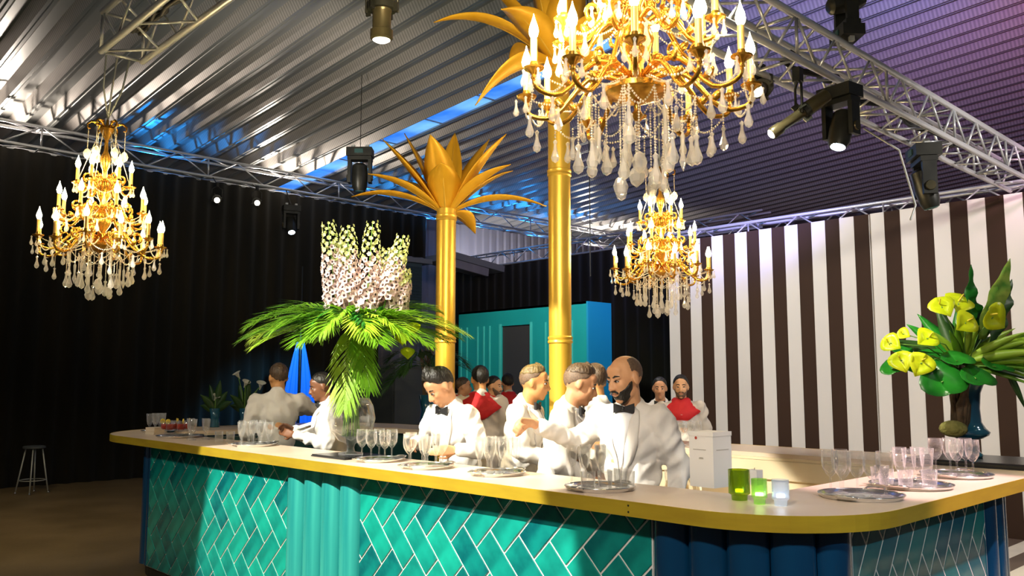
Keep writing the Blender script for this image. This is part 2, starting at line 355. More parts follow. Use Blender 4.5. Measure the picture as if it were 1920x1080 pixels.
# ------------------------------------------------------------------ the hall
CZ0, CSL = 7.5, 0.065
def ceil_z(y): return CZ0 - CSL * y
FZ = -0.17     # hall floor; the dance floor behind the bar and the bartenders' deck are raised to 0
fl0 = struct(MB().box2((-8, -8, FZ - 0.05), (34, 23, FZ)).build('floor', 'floor_brown'))
fl = struct(MB().box2((6.29, -1.6, FZ), (10.26, 9.2, 0)).build('floor_raised', 'floor_dark'))
SW = 0.186; Y0 = 7.40; XW = 10.19; WH = 3.68
# painted stripes of the dance floor run on from the stripes of the wall
stm = {}
for i in range(1, 48):
    y1 = Y0 - SW * i; y0 = y1 - SW; k = 'floor_dark' if i % 2 else 'floor_white'
    if k not in stm: stm[k] = MB().box2((-2.0, 0, 0), (1.9, SW - 0.002, 0.006)).mesh('stripe', k)
    put('stripe', stm[k], fl, (8.29, y0, 0))
wr = MB()
wr.box2((XW + 0.02, 0.4, 0), (XW + 0.07, Y0, WH)); wr = struct(wr.build('wall_right', 'panel_joint'))
pm = {}
for i in range(0, 38):
    y1 = Y0 - SW * i; k = 'stripe_dark' if i % 2 else 'stripe_white'
    w = SW
    if i == 16: w = SW - 0.022; y1 -= 0.022          # the joint between two wall panels
    me = MB().box2((0, 0, 0), (0.02 if i % 2 else 0.017, w, WH)).mesh('stripe', k)
    o = put('stripe', me, wr, (XW + (0 if i % 2 else 0.003), y1 - w, 0))
struct(MB().box2((XW - 0.006, Y0 - SW * 16 - 0.008, 0.02), (XW + 0.02, Y0 - SW * 16 - 0.002, WH - 0.01)).build('trim_1', 'panel_joint'))

def drape(name, a, b, z0, z1, amp=0.05, per=0.34):
    a = Vector(a); b = Vector(b); L = (b - a).length; t = (b - a) / L; nn = Vector((-t.y, t.x)); m = int(L / 0.05); mb = MB(); rnd = random.Random(3)
    ph = 0
    for i in range(m + 1):
        s = L * i / m; ph += 2 * pi * 0.05 / per * (0.7 + 0.6 * rnd.random())
        d = amp * sin(ph); p = a + t * s + nn * d; q = a + t * s + nn * d * 0.6
        mb.v += [Vector((p.x, p.y, z0)), Vector((q.x, q.y, z1))]
    for i in range(m): mb.face((2 * i, 2 * i + 2, 2 * i + 3, 2 * i + 1))
    o = struct(mb.build(name, 'drape_black', smooth=True))
    sd = o.modifiers.new('thick', 'SOLIDIFY'); sd.thickness = 0.012
    return o
drape('wall_left', (-3, 16.9), (11.7, 16.9), FZ, 5.80)
drape('wall_left_header', (11.7, 16.9), (13.1, 16.9), 4.74, 5.80)
drape('wall_back', (15.0, 18.2), (15.0, 2.0), FZ, 4.69)
# ribbed sheet-metal walls of the hall itself
def ribwall(name, a, b, z1):
    a = Vector(a); b = Vector(b); L = (b - a).length; t = (b - a) / L; nn = Vector((-t.y, t.x)); mb = MB(); s = 0; k = 0
    pts = []
    while s < L:
        for ds, dd in ((0, 0), (0.16, 0), (0.20, 0.05), (0.26, 0.05), (0.30, 0)): pts.append((s + ds, dd))
        s += 0.30
    for s_, d in pts:
        p = a + t * min(s_, L) + nn * d; mb.v += [Vector((p.x, p.y, FZ)), Vector((p.x, p.y, z1))]
    for i in range(len(pts) - 1): mb.face((2 * i, 2 * i + 2, 2 * i + 3, 2 * i + 1))
    return struct(mb.build(name, 'hall_wall'))
ribwall('wall_hall_left', (-8, 19.0), (34, 19.0), 6.26)
ribwall('wall_hall_back', (33.5, 19.0), (33.5, -8), 7.7)

# trapezoidal roof deck, ribs along Y, with one skylight strip left out
SKY0, SKY1 = 9.77, 10.22
mb = MB(); P = 0.45
def strip(xa, za, xb, zb, mi):
    mb.cur = mi
    yA, yB = -4.0, 23.0
    mb.add([(xa, yA, ceil_z(yA) + za), (xb, yA, ceil_z(yA) + zb), (xb, yB, ceil_z(yB) + zb), (xa, yB, ceil_z(yB) + za)], [(0, 3, 2, 1)])
def decks(x, xend):
    while x < xend - 0.01:
        prof = [(0, 0), (0.035, 0), (0.045, 0.014), (0.055, 0.014), (0.065, 0), (0.11, 0), (0.20, 0.15), (0.27, 0.15), (0.36, 0.15), (0.45, 0)]
        for (a, za), (b, zb) in zip(prof[:-1], prof[1:]):
            xa, xb = x + a, min(x + b, xend)
            if xa >= xend: break
            strip(xa, za, xb, zb, 1 if abs(zb - za) > 0.1 else 0)
        x += P
decks(SKY0 - P * 26, SKY0); decks(SKY1, SKY1 + P * 55)
ce = struct(mb.build('ceiling', ['deck_metal', 'deck_perforated']))
mb = MB()
for y0, y1 in ((-4.0, 23.0),):
    for x in (SKY0, SKY1):
        mb.add([(x, y0, ceil_z(y0) - 0.01), (x, y1, ceil_z(y1) - 0.01), (x, y1, ceil_z(y1) + 0.16), (x, y0, ceil_z(y0) + 0.16)], [(0, 1, 2, 3)])
wn = struct(mb.build('window_1', 'deck_metal'))
pane = MB().box((0, 0, 0), (SKY1 - SKY0 - 0.01, 1.46, 0.012)).mesh('pane', 'skylight')
barm = MB().box((0, 0, 0), (SKY1 - SKY0, 0.02, 0.03)).mesh('glazing_bar', 'deck_metal')
for i in range(17):
    y = -3.2 + 1.52 * i
    put('pane', pane, wn, ((SKY0 + SKY1) / 2, y, ceil_z(y) + 0.025), (-math.atan(CSL), 0, 0))
    put('glazing_bar', barm, wn, ((SKY0 + SKY1) / 2, y + 0.76, ceil_z(y + 0.76) + 0.02))

# ------------------------------------------------------------------ things at the back of the hall
# teal stand with a dark doorway
XT = 11.0
ts = thing('teal_stand', 'teal panelled booth with a dark doorway behind the bartenders', 'booth', (XT, 9.72, 0))
def prt(name, m, par, a, b): return MB().box2(a, b).build(name, m, par)
H = 3.03; L = 3.40
D0, D1, DZ = 1.36, 2.14, 2.70
prt('base_step', 'teal_paint', ts, (-0.01, -0.05, FZ), (0.62, L, 0.0))
prt('front_board', 'teal_paint', ts, (0, 0, 0), (0.06, D0, H)); prt('front_board', 'teal_paint', ts, (0, D1, 0), (0.06, L, H))
prt('lintel', 'teal_paint', ts, (0, D0, DZ), (0.06, D1, H)); prt('doorway', 'door_dark', ts, (0.03, D0, 0), (0.07, D1, DZ))
prt('side_board', 'teal_blue_lit', ts, (0, -0.04, 0), (0.62, 0.0, H)); prt('top_board', 'teal_paint', ts, (0, 0, H - 0.04), (0.62, L, H))
for y in (0.30, 0.62, 0.95, 2.45, 2.62, 2.80, 3.12, 3.30):
    prt('moulding', 'teal_trim', ts, (-0.018, y, 0.2), (0, y + 0.028, 2.72))
for y in (D0 - 0.05, D1): prt('door_frame', 'teal_trim', ts, (-0.022, y, 0), (0, y + 0.05, DZ + 0.04))
# blue lit curtain tied up like a tent
cu = thing('blue_curtain', 'bright blue curtain gathered to a peak behind the palm vase', 'curtain', (8.82, 15.5, 0))
for s, nm in ((-1, 'curtain_panel'), (1, 'curtain_panel')):
    mb = MB(); N = 14; R_ = 10
    for j in range(R_ + 1):
        t = j / R_; z = 2.45 - t * 2.6; w = 0.05 + 0.56 * t ** 0.9
        for i in range(N + 1):
            u = i / N; x = s * (0.035 + w * u); y = 0.05 * sin(u * 14 + j * 0.1) * t
            mb.v.append(Vector((x, y, z)))
    for j in range(R_):
        for i in range(N): a = j * (N + 1) + i; mb.face((a, a + 1, a + N + 2, a + N + 1))
    o = mb.build(nm, 'blue_cloth', cu, True); o.modifiers.new('t', 'SOLIDIFY').thickness = 0.008
MB().tube([(0, 0, FZ), (0, 0, 4.0)], [0.03, 0.012], 8).build('pole', 'black_metal', cu, True)
# grey cabinet and louvred duct at the back
gc = thing('grey_cabinet', 'plain dark grey cabinet standing behind the bar under the palm leaves', 'cabinet', (8.0, 11.3, 0))
prt('body', 'grey_cabinet', gc, (-0.3, -0.62, FZ), (0.3, 0.5, 1.86)); prt('top', 'grey_cabinet', gc, (-0.32, -0.64, 1.86), (0.32, 0.52, 1.90))
prt('door', 'grey_cabinet', gc, (-0.315, -0.58, 0.1), (-0.3, -0.07, 1.8)); prt('door', 'grey_cabinet', gc, (-0.315, -0.04, 0.1), (-0.3, 0.46, 1.8))
lt = thing('louvred_duct', 'grey louvred air duct beside the gold column at the back', 'air duct', (12.95, 17.0, 0))
prt('body', 'louvre', lt, (-0.75, 0.02, 2.9), (0.1, 0.5, 4.6))
for i in range(22): MB().box((-0.33, 0.0, 2.98 + i * 0.072), (0.8, 0.07, 0.016), Matrix.Rotation(0.7, 3, 'X')).build('slat', 'louvre', lt)
prt('cap', 'roof_grey', lt, (-0.95, -0.15, 4.6), (0.3, 0.6, 4.72))
rb = thing('roof_canopy', 'pale grey sloping canopy beam beside the gold column at the back', 'canopy', (14.1, 16.6, 4.55))
MB().box((0, 0, 0.1), (1.7, 1.2, 0.16), Matrix.Rotation(0.12, 3, 'Y')).build('slab', 'roof_grey', rb)
MB().box((-0.2, -0.5, -0.06), (1.1, 0.08, 0.2), Matrix.Rotation(0.12, 3, 'Y')).build('edge_beam', 'hall_wall', rb)
# bar stool by the black drape
st = thing('bar_stool', 'dark metal bar stool standing alone by the black drape', 'stool', (4.12, 15.75, FZ), 0.4)
MB().lathe([(0.15, 0), (0.17, 0.008), (0.17, 0.035), (0.15, 0.045)], 20, (0, 0, 0.73)).build('seat', 'grey_cabinet', st, 'auto')
for k in range(4):
    a = pi / 4 + k * pi / 2
    MB().tube([(0.12 * cos(a), 0.12 * sin(a), 0.735), (0.24 * cos(a), 0.24 * sin(a), 0.0)], 0.012, 8).build('leg', 'rope_grey', st, True)
    MB().lathe([(0.016, 0), (0.018, 0.02), (0.014, 0.03)], 10, (0.24 * cos(a), 0.24 * sin(a), 0.0)).build('foot_cap', 'silver', st, True)
MB().tube([(0.20 * cos(pi / 4 + k * pi / 8), 0.20 * sin(pi / 4 + k * pi / 8), 0.22) for k in range(17)], 0.008, 6).build('footrest', 'rope_grey', st, True)
# ------------------------------------------------------------------ the bar
T = 1.12; EH = 0.066
def rrect(x0, x1, y0, y1, r, n=14):
    """rounded rectangle, counter-clockwise; r = radii at (x0,y0),(x1,y0),(x1,y1),(x0,y1)"""
    pts = []
    for (cx, cy, rr, a0) in ((x0 + r[0], y0 + r[0], r[0], pi), (x1 - r[1], y0 + r[1], r[1], 1.5 * pi), (x1 - r[2], y1 - r[2], r[2], 0), (x0 + r[3], y1 - r[3], r[3], 0.5 * pi)):
        for i in range(n + 1): a = a0 + pi / 2 * i / n; pts.append((cx + rr * cos(a), cy + rr * sin(a)))
    return pts
outer = rrect(3.06, 6.50, 1.53, 10.0, (0.60, 1.1, 1.1, 1.1))
inner = rrect(3.62, 5.86, 2.17, 9.15, (0.08, 0.08, 0.08, 0.08))
wt = thing('worktop', 'cream bar worktop with a brass edge running round the whole bar', 'worktop', (3.06, 1.53, 0)); wt.location = (0, 0, 0)
mb = MB(); n = len(outer)
for z in (T - 0.03, T):
    mb.v += [Vector((p[0], p[1], z)) for p in outer] + [Vector((p[0], p[1], z)) for p in inner]
for i in range(n):
    j = (i + 1) % n
    mb.face((2 * n + i, 2 * n + j, 3 * n + j, 3 * n + i)); mb.face((i, n + i, n + j, j)); mb.face((n + i, 3 * n + i, 3 * n + j, n + j)); mb.face((i, j, 2 * n + j, 2 * n + i))
mb.build('top_board', 'worktop_cream', wt)
def ring(path, w, z0, z1, closed=True):
    """band of width w outside a closed path"""
    m = MB(); k = len(path); q = []
    for i in range(k):
        a = Vector(path[i - 1]); b_ = Vector(path[(i + 1) % k]); t = (b_ - a).normalized(); q.append((path[i][0] + t.y * w, path[i][1] - t.x * w))
    for z in (z0, z1): m.v += [Vector((p[0], p[1], z)) for p in path] + [Vector((p[0], p[1], z)) for p in q]
    for i in range(k):
        j = (i + 1) % k
        m.face((i, j, k + j, k + i)); m.face((2 * k + i, 3 * k + i, 3 * k + j, 2 * k + j)); m.face((k + i, k + j, 3 * k + j, 3 * k + i)); m.face((i, 2 * k + i, 2 * k + j, j))
    return m
ring(outer, 0.006, T - EH, T + 0.001).build('edge_band', 'brass_edge', wt)
ring(list(reversed(inner)), 0.02, T - 0.05, T - 0.0305).build('inner_lip', 'worktop_inner', wt)
for p in ((3.052, 2.535), (3.052, 2.535 - 0.0)):
    pass
for (y, z) in ((2.46, T - 0.018), (2.46, T - 0.046)):
    MB().lathe([(0.005, 0), (0.004, 0.002)], 8, (3.0535, y, z), Matrix.Rotation(-pi / 2, 3, 'Y')).build('screw', 'black_metal', wt)
for (x, y, z) in ((3.2197, 1.7197, T - 0.018), (3.2197, 1.7197, T - 0.046)):
    MB().lathe([(0.005, 0), (0.004, 0.002)], 8, (x + 0.0075, y + 0.0075, z), Matrix.Rotation(radians(225), 3, 'Z') @ Matrix.Rotation(pi / 2, 3, 'Y')).build('screw', 'black_metal', wt)

bb = thing('bar_counter', 'teal bar front with herringbone tiles and rounded fluted corners', 'bar', (0, 0, 0))
BZ = T - EH - 0.001
FX, RY = 3.2, 1.67
# carcass behind the cladding, left open towards the bartenders
bo = rrect(FX + 0.03, 6.12, RY + 0.03, 9.17, (0.44, 0.87, 0.87, 0.87)); bi = rrect(3.60, 5.90, 2.15, 8.9, (0.06, 0.06, 0.06, 0.06))
mb = MB(); n = len(bo)
for z in (FZ, BZ): mb.v += [Vector((p[0], p[1], z)) for p in bo] + [Vector((p[0], p[1], z)) for p in bi]
for i in range(n):
    j = (i + 1) % n
    mb.face((2 * n + i, 2 * n + j, 3 * n + j, 3 * n + i)); mb.face((i, j, 2 * n + j, 2 * n + i)); mb.face((n + i, 3 * n + i, 3 * n + j, n + j))
mb.build('carcass', 'bar_body', bb)
# herringbone tiling
def clip(poly, x0, x1, y0, y1):
    for ax, lim, sgn in ((0, x0, 1), (0, x1, -1), (1, y0, 1), (1, y1, -1)):
        out = []
        for i in range(len(poly)):
            a, b_ = poly[i - 1], poly[i]; da = (a[ax] - lim) * sgn; db = (b_[ax] - lim) * sgn
            if (da >= 0) != (db >= 0): t = da / (da - db); out.append((a[0] + (b_[0] - a[0]) * t, a[1] + (b_[1] - a[1]) * t))
            if db >= 0: out.append(b_)
        poly = out
        if len(poly) < 3: return []
    return poly
def parea(p): return abs(sum(p[i - 1][0] * p[i][1] - p[i][0] * p[i - 1][1] for i in range(len(p)))) / 2
def shrink(p, g):
    """inset a convex polygon by g"""
    if sum(p[i - 1][0] * p[i][1] - p[i][0] * p[i - 1][1] for i in range(len(p))) < 0: p = p[::-1]
    lines = []; k = len(p)
    for i in range(k):
        a = Vector(p[i]); b_ = Vector(p[(i + 1) % k]); t = b_ - a
        if t.length < 1e-4: continue
        t.normalize(); lines.append((a + Vector((-t.y, t.x)) * g, t))
    out = []; k = len(lines)
    for i in range(k):
        a, t = lines[i - 1]; c, u = lines[i]; den = t.x * u.y - t.y * u.x
        if abs(den) < 1e-5: continue
        s = ((c.x - a.x) * u.y - (c.y - a.y) * u.x) / den; q = a + t * s; out.append((q.x, q.y))
    return out
def tiles(panel, O, U, N, width, z0, z1, s0, zA, dx, dz, material, g=0.0055, th=0.005):
    """O: left end seen from outside; U: direction to the right; N: outward"""
    O = Vector(O); U = Vector(U); N = Vector(N); cnt = 0
    for i in range(-16, int(width / (2 * dx)) + 5):
        for j in range(-1, 4):
            sx = s0 + i * 2 * dx; sz = zA - j * 4 * dz
            for shp in (((0, 0), (2, -2), (1, -3), (-1, -1)), ((-1, -1), (1, 1), (0, 2), (-2, 0))):
                pl = clip([(sx + a * dx, sz + b_ * dz) for a, b_ in shp], 0, width, z0, z1)
                if len(pl) < 3 or parea(pl) < 6e-4: continue
                q = shrink(pl, g)
                if len(q) < 3 or parea(q) < 2e-4 or parea(q) > parea(pl): continue
                q2 = shrink(q, 0.003)
                if len(q2) != len(q) or parea(q2) > parea(q): q2 = q
                k = len(q); c = Vector((sum(p[0] for p in q) / k, sum(p[1] for p in q) / k)); mb = MB()
                C0 = O + U * c.x + UPV * c.y
                for pp, d in ((q, -0.001), (q, th), (q2, th * 1.4)): mb.v += [U * (p[0] - c.x) + UPV * (p[1] - c.y) + N * d for p in pp]
                mb.face([2 * k + a for a in range(k)])
                for r_ in (0, k):
                    for a in range(k): b2 = (a + 1) % k; mb.face((r_ + a, r_ + b2, r_ + k + b2, r_ + k + a))
                o = mb.build('tile', material, panel, loc=C0); cnt += 1
    return cnt
def panel(a, b, label):
    o = MB().box2(a, b).build('tile_panel', 'grout', bb); o['label'] = label; return o
PZ0 = -0.07
pl_ = panel((FX, 5.73, PZ0), (FX + 0.03, 8.36, BZ), 'far left herringbone tile panel'); nA = tiles(pl_, (FX, 8.36, 0), (0, -1, 0), (-1, 0, 0), 2.63, PZ0, BZ, 8.36 - 8.15, 0.775, 0.1222, 0.1115, 'tile_teal')
pm_ = panel((FX, 2.44, PZ0), (FX + 0.03, 4.80, BZ), 'middle herringbone tile panel'); nB = tiles(pm_, (FX, 4.80, 0), (0, -1, 0), (-1, 0, 0), 2.36, PZ0, BZ, 4.80 - 4.66, 0.85, 0.1123, 0.1115, 'tile_teal')
pr_ = panel((3.54, RY, PZ0), (5.13, RY + 0.03, BZ), 'right end herringbone tile panel'); nC = tiles(pr_, (3.54, RY, 0), (1, 0, 0), (0, -1, 0), 1.59, PZ0, BZ, 4.76 - 3.54, 0.845, 0.0835, 0.1115, 'tile_blue', 0.0048, 0.0008)
print('tiles', nA, nB, nC)
# half-round flutes along the rounded corners and the pier
def flutes(path, w, material):
    """half-round columns of diameter w along a polyline"""
    pts = [Vector(p) for p in path]; seg = [0]
    for i in range(1, len(pts)): seg.append(seg[-1] + (pts[i] - pts[i - 1]).length)
    k = max(1, round(seg[-1] / w)); w = seg[-1] / k
    def at(s):
        for i in range(1, len(pts)):
            if s <= seg[i] + 1e-9: return pts[i - 1].lerp(pts[i], (s - seg[i - 1]) / max(seg[i] - seg[i - 1], 1e-9))
        return pts[-1]
    for i in range(k):
        a = at(i * w); b_ = at((i + 1) * w); t = (b_ - a); ww = t.length; t.normalize(); nn = Vector((t.y, -t.x)) * -1
        c = (a + b_) / 2; m = MB(); N = 14
        for z in (PZ0, BZ):
            for q in range(N + 1):
                th = pi * q / N; p = t * (-cos(th) * ww / 2 * 0.985) + nn * (sin(th) * ww / 2 * 0.62); m.v.append(Vector((p.x, p.y, z)))
        for q in range(N): m.face((q, q + 1, N + 1 + q + 1, N + 1 + q))
        m.face(list(reversed(range(N + 1)))); m.face([N + 1 + q for q in range(N + 1)]); m.face((0, N + 1, 2 * N + 1, N))
        m.build('flute', material, bb, 'auto', (c.x, c.y, 0))
def arc(cx, cy, r, a0, a1, n=24): return [(cx + r * cos(a0 + (a1 - a0) * i / n), cy + r * sin(a0 + (a1 - a0) * i / n)) for i in range(n + 1)]
e = 0.02
# paths run so that the outside lies to the left of travel
flutes([(FX + e, 4.80), (FX + e, 5.73)], 0.215, 'flute_teal')
flutes(list(reversed(arc(3.55, 2.02, 0.33, pi, 1.5 * pi)))[0:] + [(FX + e, 2.44)], 0.172, 'flute_blue')
flutes([(FX + e, 8.36)] + list(reversed(arc(4.07, 8.32, 0.85, 0.5 * pi, pi))), 0.17, 'flute_blue')
flutes(list(reversed(arc(5.27, 2.54, 0.85, 1.5 * pi, 2 * pi))) + [(5.13, RY + e)], 0.17, 'flute_blue')
mb = MB(); MBp = rrect(FX + 0.02, 6.1, RY + 0.02, 9.15, (0.44, 0.87, 0.87, 0.87)); ring(list(reversed(MBp)), 0.02, FZ, PZ0).build('plinth', 'black_metal', bb)
dk = thing('bar_deck', 'raised dark deck the bartenders stand on inside the bar', 'deck', (3.62, 2.17, FZ))
for i in range(15): prt('deck_board', 'floor_brown', dk, (0.005, 0.44 * i + 0.005, 0.0), (2.25, 0.44 * i + 0.435, 0.17))
# work shelf and glass racks on the bartenders' side of the back counter
ws = thing('back_bar_shelf', 'tan shelf unit under the back counter inside the bar', 'shelf', (5.86, 2.3, 0))
prt('shelf_board', 'shelf_tan', ws, (-0.50, 0.0, 0.74), (0.0, 2.7, 0.77)); prt('fascia', 'worktop_inner', ws, (-0.03, 0.0, 0.93), (0.0, 2.7, T - 0.052))
prt('back_panel', 'worktop_inner', ws, (0.0, 0.0, 0.05), (0.03, 2.7, 0.93)); prt('front_panel', 'worktop_inner', ws, (-0.50, 0.0, 0.05), (-0.47, 2.7, 0.74))
prt('divider', 'worktop_inner', ws, (-0.48, 1.35, 0.77), (0.0, 1.38, 0.93))
# ------------------------------------------------------------------ trusses
UNIT = {}
def rod(name, a, b, r, parent, material, n=6):
    key = (r, material, n)
    if key not in UNIT: UNIT[key] = MB().tube([(0, 0, 0), (0, 0, 1)], r, n).mesh('rod', material, True)
    a = Vector(a); b = Vector(b); d = b - a
    o = put(name, UNIT[key], parent, a); o.rotation_mode = 'QUATERNION'; o.rotation_quaternion = d.to_track_quat('Z', 'Y'); o.scale = (1, 1, d.length); return o
def truss(name, label, p0, p1, s, seg, group=None, faces=(0, 1, 2, 3), rc=0.024, rb=0.010, material='truss_alu'):
    p0 = Vector(p0); p1 = Vector(p1); ax = (p1 - p0); L = ax.length; ax.normalize(); sd = ax.cross(UPV).normalized(); up = sd.cross(ax)
    t = thing(name, label, 'truss', p0, 0, group); h = s / 2
    cor = [sd * h + up * h, sd * h - up * h, -sd * h - up * h, -sd * h + up * h]
    for c in cor: rod('chord', c, c + ax * L, rc, t, material, 8)
    k = max(2, int(round(L / seg)))
    for f in faces:
        a, b_ = cor[f], cor[(f + 1) % 4]
        for i in range(k):
            u0, u1 = ax * (L * i / k), ax * (L * (i + 1) / k)
            rod('brace', (a if i % 2 == 0 else b_) + u0, (b_ if i % 2 == 0 else a) + u1, rb, t, material)
    for i in range(0, k + 1, 5):
        u = ax * (L * min(i, k) / k)
        for f in faces: rod('frame_tube', cor[f] + u, cor[(f + 1) % 4] + u, rb * 1.15, t, material)
    return t
truss('truss', 'aluminium lighting truss crossing the purple lit ceiling beside the large chandelier', (2.2, 2.68, 3.83), (10.05, 2.68, 3.83), 0.29, 0.27)
truss('truss', 'aluminium truss end above the left chandelier', (2.07, 6.30, 4.15), (2.07, 1.4, 4.15), 0.29, 0.33)
truss('truss', 'long blue lit aluminium truss along the top of the black side drape', (-2.0, 16.75, 5.99), (22.6, 16.75, 5.99), 0.38, 0.62, faces=(0, 1, 3), rc=0.028, rb=0.014)
truss('truss', 'slim aluminium truss on top of the striped wall', (10.42, 0.6, 3.69), (10.42, 7.6, 3.69), 0.26, 0.36)
truss('truss', 'grey aluminium truss above the black back drape', (15.15, 18.2, 4.85), (15.15, 8.6, 4.85), 0.34, 0.5, faces=(0, 1, 3), rb=0.014)

def cable_bundle(label, p0, p1, n, seed):
    rnd = random.Random(seed); p0 = Vector(p0); p1 = Vector(p1); t = thing('cable_bundle', label, 'cables', p0)
    d = p1 - p0; s = d.cross(UPV).normalized()
    for i in range(n):
        ph = rnd.random() * 6; pts = [d * (k / 24) + s * (0.035 * sin(k * 0.7 + ph) + rnd.uniform(-.02, .02)) + UPV * (0.02 + 0.04 * i / n + 0.02 * sin(k * 0.9 + ph * 2)) for k in range(25)]
        MB().tube(pts, 0.014, 6).build('cable', 'wire', t, True)
    return t
cable_bundle('thick black cables lying in the truss above the left chandelier', (2.03, 5.95, 4.04), (2.03, 2.2, 4.04), 6, 5)
cable_bundle('black cables lying in the truss by the purple lit ceiling', (5.0, 2.66, 3.72), (8.0, 2.66, 3.72), 3, 6)
# ------------------------------------------------------------------ stage lanterns
def lamp_axes(d):
    q = Vector(d).normalized().to_track_quat('Z', 'Y'); return q.to_matrix()
def profile_spot(label, loc, d, L=0.5, hang=0.28, material='olive_metal', lens='lens_warm', r=0.06, group=None):
    t = thing('profile_spotlight', label, 'spotlight', loc, 0, group); M = lamp_axes(d)
    MB().lathe([(r * 0.7, -0.5 * L), (r * 1.05, -0.48 * L), (r * 1.15, -0.12 * L), (r * 0.9, -0.06 * L), (r * 0.78, 0.0), (r * 0.78, 0.30 * L), (r * 0.95, 0.32 * L), (r * 0.95, 0.46 * L), (r * 0.80, 0.48 * L)], 18, (0, 0, 0), M).build('housing', material, t, 'auto')
    MB().lathe([(r * 0.74, 0), (r * 0.5, 0.010), (0.001, 0.014)], 16, M @ Vector((0, 0, 0.485 * L)), M).build('lens', lens, t, True)
    MB().lathe([(r * 1.22, -0.02), (r * 1.22, 0.02)], 18, M @ Vector((0, 0, -0.10 * L)), M).build('shutter_ring', 'black_metal', t, 'auto')
    for k in range(4):
        a = k * pi / 2 + 0.4; c = M @ Vector((r * 1.35 * cos(a), r * 1.35 * sin(a), -0.02))
        MB().box(c, (0.03, 0.012, 0.05), M @ Matrix.Rotation(a, 3, 'Z')).build('shutter_tab', 'black_metal', t)
    sd = (M @ Vector((1, 0, 0)))
    sd = Vector(d).cross(UPV); sd = sd.normalized() if sd.length > 1e-3 else Vector((1, 0, 0))
    w = r * 1.3
    MB().tube([sd * w, sd * w + UPV * hang * 0.7, UPV * hang * 0.9, -sd * w + UPV * hang * 0.7, -sd * w], 0.009, 6).build('yoke', 'black_metal', t, True)
    MB().box(UPV * hang, (0.05, 0.05, 0.09)).build('clamp', 'black_metal', t)
    return t
def moving_head(label, loc, d, s=1.0, up=1, lens='lens_cold', group=None):
    """loc is the centre of the head; the base sits above (up=1) or below (up=-1)"""
    t = thing('moving_head_light', label, 'stage light', loc, 0, group); M = lamp_axes(d)
    sd = Vector(d).cross(UPV); sd = sd.normalized() if sd.length > 1e-3 else RT
    Rm = Matrix((sd, UPV.cross(sd), UPV)).transposed()
    MB().lathe([(0.07 * s, -0.20 * s), (0.11 * s, -0.17 * s), (0.12 * s, 0.0), (0.11 * s, 0.14 * s), (0.085 * s, 0.20 * s)], 14, (0, 0, 0), M, True, (1.0, 0.86)).build('head', 'black_metal', t, 'auto')
    MB().lathe([(0.075 * s, 0), (0.05 * s, 0.012 * s), (0.001, 0.016 * s)], 16, M @ Vector((0, 0, 0.198 * s)), M).build('lens', lens, t, True)
    for q in (-1, 1):
        MB().box(sd * q * 0.145 * s + UPV * up * 0.09 * s, (0.045 * s, 0.13 * s, 0.34 * s), Rm).build('yoke_arm', 'black_metal', t)
        MB().lathe([(0.045 * s, -0.012 * s), (0.05 * s, 0), (0.045 * s, 0.012 * s)], 14, sd * q * 0.172 * s, Rm @ Matrix.Rotation(pi / 2, 3, 'Y')).build('pivot_cap', 'olive_metal', t, 'auto')
    MB().box(UPV * up * 0.27 * s, (0.34 * s, 0.16 * s, 0.05 * s), Rm).build('yoke_bridge', 'black_metal', t)
    MB().box(UPV * up * 0.36 * s, (0.36 * s, 0.24 * s, 0.12 * s), Rm).build('base', 'black_metal', t)
    MB().box(UPV * up * 0.36 * s - Rm @ Vector((0, 0.125 * s, 0)), (0.12 * s, 0.012 * s, 0.06 * s), Rm).build('display', 'lens_dark', t)
    for q in (-1, 1): MB().box(UPV * up * 0.44 * s + sd * q * 0.1 * s, (0.05 * s, 0.05 * s, 0.07 * s), Rm).build('clamp', 'rope_grey', t)
    return t
moving_head('black moving head light with a white glowing lens hanging under the truss', (5.40, 2.50, 3.32), (-0.35, 0.05, -1), 0.68)
moving_head('black moving head light standing upright on top of the truss', (5.62, 2.53, 4.28), (0.75, -0.65, 0.25), 0.64, -1, 'lens_dark')
moving_head('black moving head light hanging low beside the striped wall', (7.35, 2.70, 3.26), (0.15, -0.2, -1), 0.85, 1, 'lens_dark')
profile_spot('olive tube spotlight slanting down from the truss right of the large chandelier', (4.93, 2.55, 3.33), (-0.55, 0.50, -0.52), 0.46, 0.26, r=0.042)
profile_spot('short spotlight half hidden behind the candles of the large chandelier', (5.02, 2.86, 3.60), (-0.8, -0.25, -0.35), 0.3, 0.12, r=0.055)
profile_spot('bronze spotlight pointing straight down at the top of the photo', (2.75, 4.0, 3.80), (0.02, 0.02, -1), 0.34, 0.30, 'olive_metal', r=0.07)
LN = moving_head('black hanging lantern on a long thin cable left of the small gold palm', (7.64, 11.66, 4.98), (0, 0, -1), 1.15, 1, 'lens_dark')
MB().tube([(0, 0, 0.50), (0, 0, 1.74)], 0.006, 5).build('cable', 'wire', LN)
for i, (x, z, l, lab) in enumerate(((7.32, 5.30, 'lens_warm', 'warm glowing spotlight on the black drape, nearer the left chandelier'), (8.18, 5.37, 'lens_warm', 'warm glowing spotlight on the black drape, nearer the white flowers'))):
    pl0 = profile_spot(lab, (x, 16.32, z), (-0.35, -0.85, -0.3), 0.3, 0.3, 'black_metal', l, 0.075)
    MB().tube([(0, 0, 0.3), (0, 0.24, 5.8 - z)], 0.012, 6).build('hanger', 'black_metal', pl0)
pl0 = moving_head('moving head light with a cold white lens low on the black drape', (8.97, 16.30, 4.98), (-0.15, -0.5, -0.9), 1.0)
MB().tube([(0, 0, 0.42), (0, 0.26, 0.82)], 0.014, 6).build('hanger', 'black_metal', pl0)
